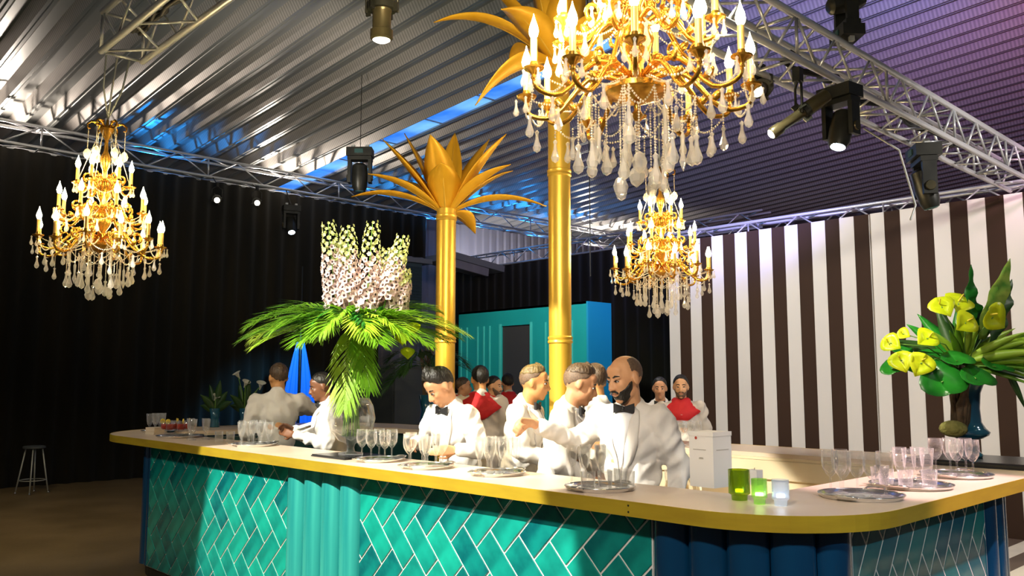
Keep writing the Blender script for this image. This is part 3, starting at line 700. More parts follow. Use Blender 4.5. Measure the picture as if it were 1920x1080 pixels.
o = MB().tube([(6.9, 3.0, 3.75)] + [(7.05 + 0.03 * i, 2.78 - 0.01 * i, 3.55 - 0.09 * i) for i in range(6)] + [(7.0, 2.7, 2.95)], 0.008, 6).build('power_cable', 'rope_grey', smooth=True)
tag(o, 'pale power cable looping down past the low moving head light', 'cable')
o = MB().tube([(7.95, 6.95, 2.95), (7.95, 6.95, 6.88)], 0.007, 5).build('hanging_cable', 'wire'); tag(o, 'thin dark cable beside the middle chandelier', 'cable')

# ------------------------------------------------------------------ gold palm columns
def palm_leaf(base, tip, width, sag, face=0.0, n=14):
    """arched blade folded along its midrib"""
    base = Vector(base); tip = Vector(tip); d = tip - base; L = d.length; t = d.normalized()
    side = t.cross(UPV)
    if side.length < 0.15: side = RT.copy()
    side.normalize(); side = Matrix.Rotation(face, 3, t) @ side; nrm = side.cross(t)
    if nrm.z < 0: nrm = -nrm
    mb = MB(); pts = []
    for i in range(n + 1):
        u = i / n; c = base + d * u + UPV * (sag * L * 4 * u * (1 - u)) 
        w = width * (0.34 + 0.66 * sin(min(1, u / 0.42) * pi / 2)) * (1 - max(0, (u - 0.42) / 0.58) ** 1.7); w = max(w, 0.002)
        pts.append((c, w))
    for c, w in pts:
        mb.v += [c - side * w / 2 + nrm * w * 0.16, c - side * w * 0.25 + nrm * w * 0.05, c - nrm * w * 0.05, c + side * w * 0.25 + nrm * w * 0.05, c + side * w / 2 + nrm * w * 0.16]
    for i in range(n):
        for k in range(4): a = i * 5 + k; mb.face((a, a + 1, a + 6, a + 5))
    rib = MB().tube([c - nrm * w * 0.05 for c, w in pts], [0.009 * (1 - 0.8 * i / n) + 0.002 for i in range(n + 1)], 5)
    return mb, rib
def gold_palm(label, x, y, ztop, leaves, rings, r=0.0875):
    t = thing('gold_palm', label, 'column', (x, y, 0))
    prof = [(r * 1.35, 0), (r * 1.35, 0.06), (r * 1.05, 0.10)]
    MB().lathe([(r * 1.4, 0), (r * 1.4, 0.05), (r * 1.1, 0.09), (r * 1.02, 0.10)], 28).build('base', 'gold_column', t, 'auto')
    MB().lathe([(r, 0.10), (r, ztop)], 28).build('shaft', 'gold_column', t, 'auto')
    for z in rings: MB().lathe([(r, z - 0.03), (r * 1.10, z - 0.022), (r * 1.10, z - 0.008), (r * 1.04, z), (r * 1.10, z + 0.008), (r * 1.10, z + 0.022), (r, z + 0.03)], 28, cap=False).build('ring', 'gold_column', t, 'auto')
    for (a, b_, c, w, sag, fc) in leaves:
        h = RT * a + FH * c; hd = h.normalized() if h.length > 1e-3 else -FH
        tip = h + UPV * (ztop + b_); base = hd * r * 0.6 + UPV * (ztop - 0.02)
        mb, rib = palm_leaf(base, tip, w, sag, fc)
        lf = mb.build('leaf', 'gold_leaf', t, True); lf.modifiers.new('t', 'SOLIDIFY').thickness = 0.006
        rib.build('midrib', 'gold_column', lf, True)
    return t
gold_palm('short gold palm column left of the large chandelier', 4.8, 5.91, 3.20,
    [(-0.42, .78, .25, .20, .02, .3), (-0.57, .62, -.12, .24, .03, -.3), (-0.12, .60, -.32, .30, .05, 0), (-0.02, .34, -.36, .30, .10, 0), (.38, .71, .2, .22, .03, .2),
     (.54, .66, -.14, .24, .04, .2), (.60, .42, .25, .20, .08, .1), (.58, .34, -.30, .24, .08, .2), (-.68, .28, -.20, .20, .08, -.1), (-.88, .14, .10, .16, .10, 0),
     (.90, .02, -.05, .16, .11, 0), (.25, -.16, .35, .22, .12, 0), (-.35, .20, .55, .2, .1, 0), (.05, .8, .3, .22, .02, 0), (-.45, .38, .45, .2, .05, 0)],
    (3.12, 2.02))
gold_palm('tall gold palm column behind the large chandelier', 4.8, 4.51, 4.20,
    [(-1.00, .32, .0, .26, .16, -.2), (-.66, -.40, -.10, .28, .16, .2), (-.62, .75, .15, .26, .06, .2), (-.25, .95, -.2, .28, .04, 0), (.2, .95, .2, .28, .04, 0), (.6, .75, -.1, .26, .06, 0),
     (.98, .32, .05, .26, .12, 0), (.70, -.30, -.05, .26, .16, 0), (.1, .45, -.6, .30, .1, 0), (-.45, .15, -.62, .28, .14, .1), (.5, .1, -.6, .28, .14, 0), (.3, .2, .7, .28, .14, 0), (-.4, .25, .65, .28, .14, 0)],
    (4.10, 3.28, 1.97))

# ------------------------------------------------------------------ chandeliers
def drop_mesh(h, r):
    return MB().lathe([(0.001, 0), (r * 0.55, -h * 0.08 * 0 - h * 0.10), (r * 0.30, -h * 0.22), (r * 0.45, -h * 0.45), (r, -h * 0.76), (r * 0.72, -h * 0.92), (0.001, -h)], 6, cap=False).mesh('drop', 'crystal')
DROP_S, DROP_M, DROP_L = drop_mesh(0.075, 0.013), drop_mesh(0.10, 0.018), drop_mesh(0.13, 0.024)
PEND = MB().lathe([(0.001, 0), (0.020, -0.015), (0.032, -0.045), (0.024, -0.072), (0.001, -0.092)], 8, cap=False).mesh('pendant', 'crystal')
SPEAR = MB().lathe([(0.001, 0), (0.010, -0.02), (0.007, -0.09), (0.016, -0.125), (0.001, -0.165)], 6, cap=False).mesh('spear', 'crystal')
CUP = MB().lathe([(0.006, -0.045), (0.012, -0.035), (0.009, -0.022), (0.022, -0.008), (0.040, 0.0), (0.043, 0.007), (0.037, 0.009), (0.020, 0.006), (0.0155, 0.03)], 14).mesh('cup', 'chandelier_gold', 'auto')
CANDLE = MB().lathe([(0.0135, 0.0), (0.0135, 0.105), (0.009, 0.108)], 10).mesh('candle', 'candle_gold', 'auto')
BULB = MB().lathe([(0.008, 0.105), (0.0165, 0.118), (0.0200, 0.134), (0.0165, 0.154), (0.0085, 0.176), (0.0030, 0.194), (0.0008, 0.206)], 10).mesh('bulb', 'bulb_glow', True)
def beads(pts, r, mb=None):
    mb = mb or MB(); pts = [Vector(p) for p in pts]; acc = 0.0
    step = r * 2.15
    for i in range(1, len(pts)):
        a, b_ = pts[i - 1], pts[i]; L = (b_ - a).length
        s = acc
        while s < L:
            mb.lathe([(0.0005, -r), (r * 0.9, 0), (0.0005, r)], 5, a.lerp(b_, s / L), None, False); s += step
        acc = s - L
    return mb
def swag(a, b_, sag, n=10):
    a = Vector(a); b_ = Vector(b_); return [a.lerp(b_, i / n) - UPV * sag * 4 * (i / n) * (1 - i / n) for i in range(n + 1)]
def pol(r, a, z): return Vector((r * cos(a), r * sin(a), z))
TIERS = [(0.455, 0.400, 12, 0.44, 0.10), (0.325, 0.655, 8, 0.68, 0.075), (0.195, 0.895, 6, 0.92, 0.055)]
def make_chandelier():
    t = thing('crystal_chandelier', '', 'chandelier', (0, 0, 0), 0, 'crystal chandeliers over the bar')
    MB().lathe([(0.001, 0.275), (0.014, 0.285), (0.024, 0.305), (0.012, 0.325), (0.014, 0.345), (0.060, 0.362), (0.110, 0.380), (0.132, 0.395), (0.134, 0.415), (0.07, 0.44), (0.034, 0.47), (0.030, 0.52), (0.062, 0.57), (0.075, 0.62), (0.060, 0.67), (0.028, 0.71), (0.026, 0.76), (0.050, 0.81), (0.056, 0.86), (0.034, 0.92), (0.018, 0.96), (0.018, 1.02), (0.036, 1.06), (0.040, 1.12), (0.016, 1.18), (0.014, 1.27), (0.045, 1.33), (0.060, 1.36), (0.050, 1.375), (0.014, 1.385), (0.010, 1.44)], 20).build('stem', 'chandelier_gold', t, 'auto')
    for (R_, zc, k, zi, dr) in TIERS:
        cr = [(0.03 * 1.2, zi), (R_ * 0.28, zi + 0.045), (R_ * 0.45, zi + 0.03), (R_ * 0.58, zi - 0.045), (R_ * 0.74, zi - dr - 0.045), (R_ * 0.90, zi - dr - 0.03), (R_ * 0.99, zc - 0.075), (R_, zc - 0.04)]
        arm = None
        pts = []
        for i in range(len(cr) - 1):
            for u in (0, 0.5): pts.append(Vector((cr[i][0] + (cr[i + 1][0] - cr[i][0]) * u, 0, cr[i][1] + (cr[i + 1][1] - cr[i][1]) * u)))
        pts.append(Vector((cr[-1][0], 0, cr[-1][1])))
        for _ in range(2): pts = [pts[0]] + [(pts[i - 1] + pts[i] * 2 + pts[i + 1]) / 4 for i in range(1, len(pts) - 1)] + [pts[-1]]
        mb = MB().tube(pts, [0.0125 - 0.004 * i / len(pts) for i in range(len(pts))], 8)
        cx, cz = R_ * 0.58, zi - 0.01       # leaf scroll on the arm
        sc = [Vector((cx + (0.045 - 0.0032 * i) * cos(0.5 * i - 1.2), 0, cz + 0.045 + (0.045 - 0.0032 * i) * sin(0.5 * i - 1.2))) for i in range(13)]
        mb.tube(sc, [0.010 - 0.0005 * i for i in range(13)], 6)
        for (lx, lz, an) in ((R_ * 0.40, zi + 0.04, 0.6), (R_ * 0.70, zi - dr * 0.7, -0.8)):
            mb.ell((lx, 0, lz), (0.034, 0.013, 0.017), 8, 6, Matrix.Rotation(an, 3, 'Y'))
        me = mb.mesh('arm', 'chandelier_gold', True)
        for i in range(k):
            a = 2 * pi * i / k + (0.0 if k == 12 else 0.26); dz = 0.035 * (i % 2) if k == 12 else 0.0
            ar = put('arm', me, t, (0, 0, dz), (0, 0, a))
            put('cup', CUP, ar, (R_, 0, zc)); put('candle', CANDLE, ar, (R_, 0, zc + 0.02)); put('bulb', BULB, ar, (R_, 0, zc + 0.02))
            for q, (me_d, da, rr) in enumerate(((DROP_S, 0.0, 1.085), (DROP_S, 0.085, 1.0), (DROP_S, -0.085, 1.0))):
                w = pol(R_ * rr - (0.0 if q else -0.005), da, zc - 0.004); put('drop', me_d, ar, w)
            b2 = a + 2 * pi / k; dz2 = 0.035 * ((i + 1) % 2) if k == 12 else 0.0
            beads(swag(pol(R_, a, zc - 0.02 + dz), pol(R_, b2, zc - 0.02 + dz2), 0.085 if k == 12 else 0.07), 0.0058).build('bead_swag', 'bead_crystal', t)
            mid = pol(R_ * 0.97, (a + b2) / 2, zc - 0.02 - (0.085 if k == 12 else 0.07))
            put('drop', DROP_M, t, mid)
            if k != 6 or True:
                beads(swag(pol(0.06, a, zi + 0.02), pol(R_ * 0.97, a, zc - 0.01 + dz), 0.06 if R_ > 0.2 else 0.03), 0.0052).build('bead_swag', 'bead_crystal', t)
    # crown of scrolled leaves with hanging drops
    for i in range(6):
        a = 2 * pi * i / 6 + 0.2; mb = MB()
        mb.tube([pol(0.02, 0, 1.36), pol(0.07, 0, 1.40), pol(0.115, 0, 1.415), pol(0.145, 0, 1.39), pol(0.14, 0, 1.355), pol(0.12, 0, 1.355)], [0.010, 0.011, 0.010, 0.008, 0.006, 0.004], 6)
        mb.ell((0.085, 0, 1.41), (0.04, 0.018, 0.008), 8, 6)
        o = mb.build('crown_leaf', 'chandelier_gold', t, True); o.rotation_euler = (0, 0, a)
        beads([pol(0.135, 0, 1.35), pol(0.135, 0, 1.19)], 0.0055).build('bead_strand', 'bead_crystal', o)
        put('pendant', PEND, o, pol(0.135, 0, 1.19))
        beads(swag(pol(0.05, a, 1.34), pol(0.19, a + 0.2, 0.92), -0.0), 0.0052).build('bead_strand', 'bead_crystal', t)
    # strands and large pendants below the dish
    for (rr, k, z0, z1, me_d) in ((0.125, 6, 0.39, 0.145, DROP_L), (0.24, 9, 0.345, 0.20, DROP_L), (0.07, 4, 0.33, 0.095, PEND), (0.18, 7, 0.37, 0.255, SPEAR), (0.34, 12, 0.315, 0.265, DROP_M)):
        for i in range(k):
            a = 2 * pi * i / k + rr * 9; p = pol(rr, a, z0); q = pol(rr, a, z1 + 0.045 * sin(i * 2.3 + rr * 40))
            beads([p, q], 0.0054).build('bead_strand', 'bead_crystal', t); put('drop' if me_d is not PEND else 'pendant', me_d, t, q)
            if rr in (0.125, 0.24):
                beads(swag(p, pol(rr, a + 2 * pi / k, z0), 0.07), 0.0054).build('bead_swag', 'bead_crystal', t)
    beads([(0, 0, 0.275), (0, 0, 0.10)], 0.007).build('bead_strand', 'bead_crystal', t); put('pendant', PEND, t, (0, 0, 0.10))
    return t
ch1 = make_chandelier(); ch1.scale = (0.9,) * 3; ch1.location = (2.43, 1.89, 2.35); ch1.rotation_euler = (0, 0, 0.13)
ch2 = copy_tree(ch1); ch2.location = (2.04, 6.44, 2.26); ch2.rotation_euler = (0, 0, 0.5)
ch3 = copy_tree(ch1); ch3.location = (5.95, 4.39, 2.22); ch3.rotation_euler = (0, 0, 0.9)
ch1['label'] = 'large nearest gold and crystal chandelier with candle bulbs, cut by the top edge'
ch2['label'] = 'gold and crystal chandelier hanging in front of the black drape'
ch3['label'] = 'smallest gold and crystal chandelier hanging in front of the striped wall'
for (x, y, z0, z1, lab) in ((2.43, 1.89, 3.64, 6.9, 'cable holding the large nearest chandelier'), (5.95, 4.39, 3.51, 6.75, 'cable holding the chandelier before the striped wall')):
    tag(MB().tube([(x, y, z0), (x, y, z1)], 0.008, 6).build('suspension_cable', 'rope_grey'), lab, 'cable')
sl = thing('lifting_sling', 'pale slings tying the left chandelier to the truss end', 'sling', (2.04, 6.44, 3.56))
for dx in (-0.03, 0.0, 0.035): MB().tube([(0, 0, 0), (dx * 2, -0.06, 0.22), (dx * 2.5, -0.13, 0.43)], 0.007, 6).build('strap', 'rope_grey', sl, True)
# ------------------------------------------------------------------ glassware, trays and things on the bar
def gl(name, prof, material, n=16): return MB().lathe(prof, n, cap=False).mesh(name, material, True)
FLUTE = gl('f', [(0.001, 0.004), (0.030, 0.002), (0.030, 0.0), (0.0, 0.0), (0.030, 0.003), (0.008, 0.010), (0.0045, 0.022), (0.0042, 0.075), (0.010, 0.088), (0.020, 0.110), (0.026, 0.150), (0.0275, 0.205), (0.0262, 0.205), (0.0245, 0.150), (0.018, 0.112), (0.001, 0.095)], 'glass_clear')
WINE = gl('w', [(0.001, 0.004), (0.034, 0.002), (0.034, 0.0), (0.034, 0.003), (0.009, 0.010), (0.0045, 0.022), (0.0045, 0.080), (0.018, 0.092), (0.034, 0.118), (0.039, 0.150), (0.036, 0.205), (0.0347, 0.205), (0.0375, 0.150), (0.032, 0.118), (0.001, 0.094)], 'glass_clear')
CUT = gl('c', [(0.001, 0.004), (0.032, 0.002), (0.032, 0.0), (0.032, 0.004), (0.010, 0.012), (0.007, 0.020), (0.011, 0.045), (0.007, 0.062), (0.020, 0.078), (0.028, 0.105), (0.033, 0.165), (0.035, 0.190), (0.033, 0.190), (0.026, 0.105), (0.001, 0.080)], 'glass_cut', 12)
TUMB = gl('t', [(0.001, 0.0), (0.030, 0.0), (0.033, 0.012), (0.037, 0.092), (0.0352, 0.092), (0.031, 0.016), (0.001, 0.014)], 'glass_cut', 14)
COUPE = gl('p', [(0.001, 0.0), (0.031, 0.0), (0.031, 0.003), (0.008, 0.010), (0.005, 0.02), (0.005, 0.055), (0.030, 0.066), (0.038, 0.085), (0.039, 0.150), (0.0375, 0.150), (0.036, 0.086), (0.001, 0.068)], 'glass_clear')
DRINK = MB().lathe([(0.001, 0.069), (0.030, 0.070), (0.0368, 0.086), (0.0372, 0.122), (0.001, 0.122)], 14, cap=False).mesh('drink', 'red_drink', True)
LEMON = MB().lathe([(0.001, -0.003), (0.024, -0.003), (0.024, 0.003), (0.001, 0.003)], 14, cap=False).mesh('lemon_slice', 'lemon')
def put_glass(name, me, x, y, z, label, group, cat='glass'):
    o = put(name, me, None, (x, y, z), (0, 0, random.random() * 6)); return tag(o, label, cat, group)
def tray(label, x, y, r, handles=True, rz=0.0, sq=(1, 1)):
    t = thing('serving_tray', label, 'tray', (x, y, T + 0.001), rz, 'silver trays on the bar')
    MB().lathe([(0.001, 0.004), (r * 0.86, 0.004), (r * 0.90, 0.006), (r * 0.97, 0.018), (r, 0.019), (r * 0.99, 0.014), (r * 0.92, 0.0), (0.001, 0.0)], 36, cap=False, sq=sq).build('dish', 'silver', t, 'auto')
    MB().tube([(r * 0.985 * cos(i * pi / 18) * sq[0], r * 0.985 * sin(i * pi / 18) * sq[1], 0.018) for i in range(37)], 0.004, 6, False).build('rim', 'silver', t, True)
    if handles:
        for s in (-1, 1): MB().tube([(s * (r * 0.97) * sq[0], -0.045, 0.018), (s * (r + 0.02) * sq[0], -0.04, 0.024), (s * (r + 0.028) * sq[0], 0, 0.026), (s * (r + 0.02) * sq[0], 0.04, 0.024), (s * (r * 0.97) * sq[0], 0.045, 0.018)], 0.005, 6).build('handle', 'silver', t, True)
    return t
TT = T + 0.0055
def scatter(cx, cy, n, rad, mind, seed, rows=None):
    rnd = random.Random(seed); out = []; tries = 0
    while len(out) < n and tries < 6000:
        tries += 1; a = rnd.random() * 2 * pi; q = rad * sqrt(rnd.random()); p = (cx + q * cos(a), cy + q * sin(a))
        if all((p[0] - o_[0]) ** 2 + (p[1] - o_[1]) ** 2 > mind * mind for o_ in out): out.append(p)
    return out
# far left end
tray('silver tray with a few tall glasses at the far left end of the bar', 3.62, 9.25, 0.19, False)
for p in scatter(3.60, 9.25, 6, 0.135, 0.072, 1): put_glass('cut_goblet', CUT, *p, TT, 'clear cut goblet on the tray at the far left end', 'goblets at the far left end')
nk = thing('napkin_stack', 'beige stack of napkins beside the far left glasses', 'napkins', (3.42, 8.86, T + 0.001), 0.3)
for i in range(7): MB().box((0.002 * (i % 3), 0.002 * (i % 2), 0.005 + i * 0.0102), (0.13, 0.13, 0.0095)).build('napkin', 'napkin', nk)
tray('silver tray carrying red cocktails with lemon slices', 3.42, 8.24, 0.22, False)
for p in scatter(3.40, 8.26, 7, 0.15, 0.088, 4):
    o = put_glass('cocktail_glass', COUPE, *p, TT, 'stemmed glass of red cocktail with a lemon slice', 'red cocktails on the left tray')
    put('drink', DRINK, o); put('lemon_slice', LEMON, o, (0.022, 0.0, 0.147), (pi / 2, 0, 0.7))
for p in scatter(3.40, 7.80, 5, 0.12, 0.080, 5): put_glass('cut_goblet', CUT, *p, T + 0.001, 'clear cut goblet in front of the red cocktails', 'goblets by the red cocktails')
put_glass('tumbler', TUMB, 3.40, 7.35, T + 0.001, 'small clear tumbler between two trays on the left', 'left tumblers'); put_glass('tumbler', TUMB, 3.47, 7.27, T + 0.001, 'small clear tumbler between two trays on the left', 'left tumblers')
tray('silver tray packed with cut flutes before the man with his back turned', 3.42, 6.72, 0.19)
for p in scatter(3.42, 6.72, 10, 0.15, 0.066, 8): put_glass('champagne_flute', FLUTE if random.random() < 0.4 else CUT, *p, TT, 'clear cut flute on the tray before the turned bartender', 'flutes before the man with his back turned')
# beside the palm vase
tray('silver tray of large wine glasses right of the palm vase', 3.38, 4.85, 0.17)
for p in ((3.31, 4.96), (3.31, 4.85), (3.35, 4.75), (3.43, 4.93), (3.45, 4.81)): put_glass('wine_glass', WINE, *p, TT, 'large clear wine glass on the tray right of the palm vase', 'wine glasses right of the palm vase')
tray('silver tray of mixed glasses in front of the stooping bartender', 3.33, 4.27, 0.17)
for i, p in enumerate(scatter(3.34, 4.30, 7, 0.14, 0.084, 12)): put_glass('wine_glass' if i % 3 == 0 else 'champagne_flute', WINE if i % 3 == 0 else (CUT if i % 3 == 1 else FLUTE), *p, TT, 'clear glass on the tray in front of the stooping bartender', 'glasses before the stooping bartender')
tray('silver tray crowded with champagne flutes in front of the two white jackets', 3.38, 3.68, 0.165)
for p in scatter(3.39, 3.69, 13, 0.135, 0.060, 15): put_glass('champagne_flute', FLUTE, *p, TT, 'clear champagne flute on the crowded middle tray', 'flutes on the crowded middle tray')
tray('silver tray in front of the bald bartender', 3.29, 2.83, 0.175)
for p in ((3.24, 2.97), (3.32, 2.95), (3.36, 2.88), (3.30, 2.875), (3.41, 2.93), (3.23, 2.88)): put_glass('champagne_flute', FLUTE, *p, TT, 'clear champagne flute in front of the bald bartender', 'flutes before the bald bartender')
for p in ((3.25, 2.76), (3.34, 2.775), (3.33, 2.685), (3.17, 2.80), (3.42, 2.80)): put_glass('tumbler', TUMB, *p, TT, 'cut glass tumbler in front of the bald bartender', 'tumblers before the bald bartender')
# carton with illegible print
bx = thing('white_carton', 'tall white carton with a small red mark standing by the inner corner of the bar', 'carton', (3.80, 2.52, T + 0.001), radians(-4))
prt('body', 'carton', bx, (-0.075, -0.075, 0), (0.075, 0.075, 0.275)); prt('lid', 'carton', bx, (-0.077, -0.077, 0.255), (0.077, 0.077, 0.277))
MB().lathe([(0.008, 0), (0.007, 0.0015)], 12, (-0.077, 0.03, 0.245), Matrix.Rotation(-pi / 2, 3, 'Y')).build('red_mark', 'print_red', bx)
for (y0, y1, z) in ((-0.03, 0.05, 0.185), (-0.012, 0.012, 0.145), (-0.014, 0.014, 0.140)): prt('printed_line', 'print_grey', bx, (-0.0765, y0, z), (-0.075, y1, z + 0.0035))
prt('printed_line', 'print_grey', bx, (-0.05, -0.0765, 0.185), (0.05, -0.075, 0.189))
vc = thing('votive_candle', 'short white block candle beside the white carton', 'candle', (4.02, 2.40, T + 0.001))
prt('body', 'carton', vc, (-0.03, -0.03, 0), (0.03, 0.03, 0.075)); MB().tube([(0, 0, 0.075), (0.001, 0, 0.086)], 0.0015, 5).build('wick', 'black_metal', vc)
# coloured tealight glasses
def tealight(label, x, y, r, h, material):
    t = thing('candle_glass', label, 'candle holder', (x, y, T + 0.001), 0, 'coloured candle glasses')
    MB().lathe([(r * 0.72, 0), (r * 0.75, 0.022), (r, 0.030), (r, h), (r - 0.003, h), (r - 0.004, 0.036), (0.001, 0.034)], 20, cap=False).build('glass', material, t, 'auto')
    MB().lathe([(0.001, 0), (r * 0.70, 0)], 20, cap=False).build('base', material, t)
    MB().lathe([(0.018, 0.036), (0.018, 0.048), (0.001, 0.048)], 12).build('tealight', 'candle_light', t, True); return t
tealight('olive green glass candle holder, the largest of three on the near corner', 3.45, 2.14, 0.048, 0.135, 'glass_green')
tealight('lime green glass candle holder between the olive and the clear one', 3.40, 2.01, 0.034, 0.108, 'glass_lime')
tealight('clear frosted glass candle holder nearest the trays on the near corner', 3.42, 1.92, 0.037, 0.110, 'glass_frost')
# right end trays
tray('silver tray of goblets nearest the corner on the right end of the bar', 3.93, 1.80, 0.19, True, 0.1)
for p in ((3.90, 1.93), (3.98, 1.92), (3.86, 1.85), (3.94, 1.82), (3.92, 1.74), (4.01, 1.72)): put_glass('wine_glass', WINE, *p, TT, 'pink lit goblet on the tray nearest the corner', 'goblets on the nearest right tray')
tray('silver tray of goblets and tumblers, second on the right end of the bar', 4.50, 1.80, 0.20, True, 0.1)
for p in ((4.52, 1.86), (4.60, 1.80), (4.44, 1.78), (4.56, 1.74)): put_glass('cut_goblet', CUT, *p, TT, 'pink lit tall goblet on the second right tray', 'goblets on the second right tray')
for p in ((4.42, 1.93), (4.35, 1.86), (4.51, 1.95), (4.36, 1.77), (4.45, 1.69)): put_glass('tumbler', TUMB, *p, TT, 'pink lit cut tumbler on the second right tray', 'tumblers on the second right tray')
tray('silver tray of goblets farthest along the right end of the bar', 5.18, 1.82, 0.19, True, 0.1)
for p in ((5.16, 1.92), (5.24, 1.87), (5.14, 1.80), (5.28, 1.80), (5.18, 1.73)): put_glass('wine_glass', WINE, *p, TT, 'pink lit goblet on the farthest right tray', 'goblets on the farthest right tray')
# glasses on the back counter and its shelf
for i in range(16):
    put_glass('champagne_flute', FLUTE, 5.50 + 0.085 * (i % 4), 3.75 + 0.095 * (i // 4) + 0.02 * (i % 2), 0.7705, 'clear flute on the shelf inside the bar', 'flutes on the inner shelf')
for i in range(10):
    put_glass('tumbler', TUMB, 5.45 + 0.10 * (i % 2), 2.75 + 0.10 * (i // 2), 0.7705, 'clear tumbler on the shelf inside the bar', 'tumblers on the inner shelf')
for i in range(6):
    put_glass('wine_glass', WINE, 5.98 + 0.09 * (i % 2), 4.15 + 0.09 * (i // 2), T + 0.001, 'clear wine glass on the back counter before the striped wall', 'wine glasses on the back counter')

# alike glasses are told apart by their place on the tray, read from left to right
ORD = ['', 'second', 'third', 'fourth', 'fifth', 'sixth', 'seventh', 'eighth', 'ninth', 'tenth', 'eleventh', 'twelfth', 'thirteenth', 'fourteenth', 'fifteenth', 'sixteenth']
GG = {}
for o in list(COL.objects):
    if o.parent is None and o.get('category') == 'glass': GG.setdefault(o['label'], []).append(o)
for lab, os_ in GG.items():
    if len(os_) < 2: continue
    os_.sort(key=lambda o: (o.location - cam.location).dot(RT) / (o.location - cam.location).dot(FWD))
    for i, o in enumerate(os_):
        o['label'] = lab + (', leftmost' if i == 0 else ', rightmost' if i == len(os_) - 1 else ', %s from the left' % ORD[i])
# ------------------------------------------------------------------ flower arrangements
def frond(base, d, L, droop, k=26, ll=0.30, lift=0.25, seed=0, taper=True, w=0.013, u0=0.22):
    rnd = random.Random(seed); base = Vector(base); d = Vector(d).normalized(); mb = MB(); R_ = []
    side0 = d.cross(UPV)
    if side0.length < 0.1: side0 = RT.copy()
    side0.normalize()
    def at(u): return base + d * (L * u) - UPV * (droop * L * u * u)
    for i in range(13): R_.append(at(i / 12))
    mb.tube(R_, [0.006 * (1 - 0.75 * i / 12) for i in range(13)], 5)
    for i in range(k):
        u = u0 + (1 - u0) * i / (k - 1); p = at(u); t = (at(min(u + 0.02, 1.02)) - at(u - 0.02)).normalized()
        nrm = side0.cross(t).normalized()
        if nrm.z < 0 and abs(t.z) < 0.9: nrm = -nrm
        ln = ll * (0.55 + 0.45 * sin(pi * min(1, (u - u0) / (1 - u0) * 0.8 + 0.18))) * (1 - 0.45 * max(0, u - 0.75) / 0.25)
        for s in (-1, 1):
            a = 0.75 + 0.45 * u + 0.1 * rnd.uniform(-1, 1)
            dr = (side0 * s * cos(a) + t * sin(a) + nrm * (lift + 0.08 * rnd.uniform(-1, 1))).normalized()
            wv = dr.cross(nrm).normalized() * w
            m1 = p + dr * ln * 0.5 - UPV * 0.02 * ln; e = p + dr * ln - UPV * (0.16 * ln + 0.03 * rnd.random())
            mb.add([p - wv * 0.3, p + wv * 0.3, m1 + wv, m1 - wv, e], [(0, 1, 2, 3), (3, 2, 4)])
    return mb
def spathe(c, d, r, up=UPV):
    """heart shaped anthurium bract facing d, with its spike"""
    c = Vector(c); d = Vector(d).normalized(); s = d.cross(up).normalized(); u = s.cross(d)
    mb = MB(); N = 22; mb.v.append(c - d * r * 0.10)
    for k in range(2):
        f = (0.55, 1.0)[k]
        for i in range(N):
            t = 2 * pi * i / N; x = (13.4 * sin(t) ** 3 + 2.6 * sin(t)) / 17; y = (15 * cos(t) - 2.6 * cos(2 * t) - 0.7 * cos(3 * t)) / 17
            mb.v.append(c + s * (x * r * f) + u * (y * r * f) + d * (r * (0.16 * f * f + 0.07 * sin(3 * t + 1) * f)))
    for i in range(N):
        j = (i + 1) % N; mb.face((0, 1 + i, 1 + j)); mb.face((1 + i, 1 + N + i, 1 + N + j, 1 + j))
    sp = MB().cap(c + u * r * 0.25, c + u * r * 0.05 + d * r * 0.55 + u * r * 0.3, r * 0.06, r * 0.04, 8)
    return mb, sp
def blade(base, tip, w, sag=0.05, fold=0.2, wave=0.0, n=12, side=None):
    base = Vector(base); tip = Vector(tip); d = tip - base; t = d.normalized(); s = side or t.cross(FH).normalized(); nr = s.cross(t); mb = MB()
    for i in range(n + 1):
        u = i / n; c = base + d * u + UPV * sag * d.length * 4 * u * (1 - u); q = w * sin(pi * (0.06 + 0.94 * u) ** 0.8) * 0.5 + 0.001; wv = wave * sin(u * 19) * q
        mb.v += [c - s * q + nr * (fold * q + wv), c, c + s * q + nr * (fold * q - wv)]
    for i in range(n):
        for k in range(2): a = 3 * i + k; mb.face((a, a + 1, a + 4, a + 3))
    return mb
def thick(o, t=0.0015): o.modifiers.new('t', 'SOLIDIFY').thickness = t; return o

# --- palm and delphinium arrangement on the front counter
VX, VY = 3.41, 5.25
sb = thing('vase_tray', 'black slate slab under the palm and delphinium vase', 'slab', (VX, VY, T + 0.001))
prt('slab', 'black_slab', sb, (-0.17, -0.19, 0), (0.17, 0.24, 0.016)); prt('edge', 'black_slab', sb, (-0.175, -0.195, 0.0), (0.175, 0.245, 0.008))
pv = thing('palm_vase', 'tall arrangement of palm fronds and white delphiniums in a clear glass bowl', 'flower arrangement', (VX, VY, T + 0.0175))
MB().lathe([(0.001, 0.0), (0.085, 0.0), (0.088, 0.008), (0.03, 0.022), (0.022, 0.05), (0.03, 0.075), (0.09, 0.10), (0.150, 0.17), (0.170, 0.25), (0.155, 0.34), (0.125, 0.40), (0.121, 0.40), (0.150, 0.34), (0.165, 0.25), (0.145, 0.175), (0.001, 0.095)], 28, cap=False).build('bowl', 'glass_clear', pv, True)
HUB = Vector((0, 0, 0.92))
for i in range(16):
    a = i * 2.4; MB().tube([(0.06 * cos(a), 0.06 * sin(a), 0.13), (0.03 * cos(a), 0.03 * sin(a), 0.45), HUB + Vector((0.06 * cos(a), 0.06 * sin(a), 0))], 0.006, 5).build('stem', 'stem_green', pv, True)
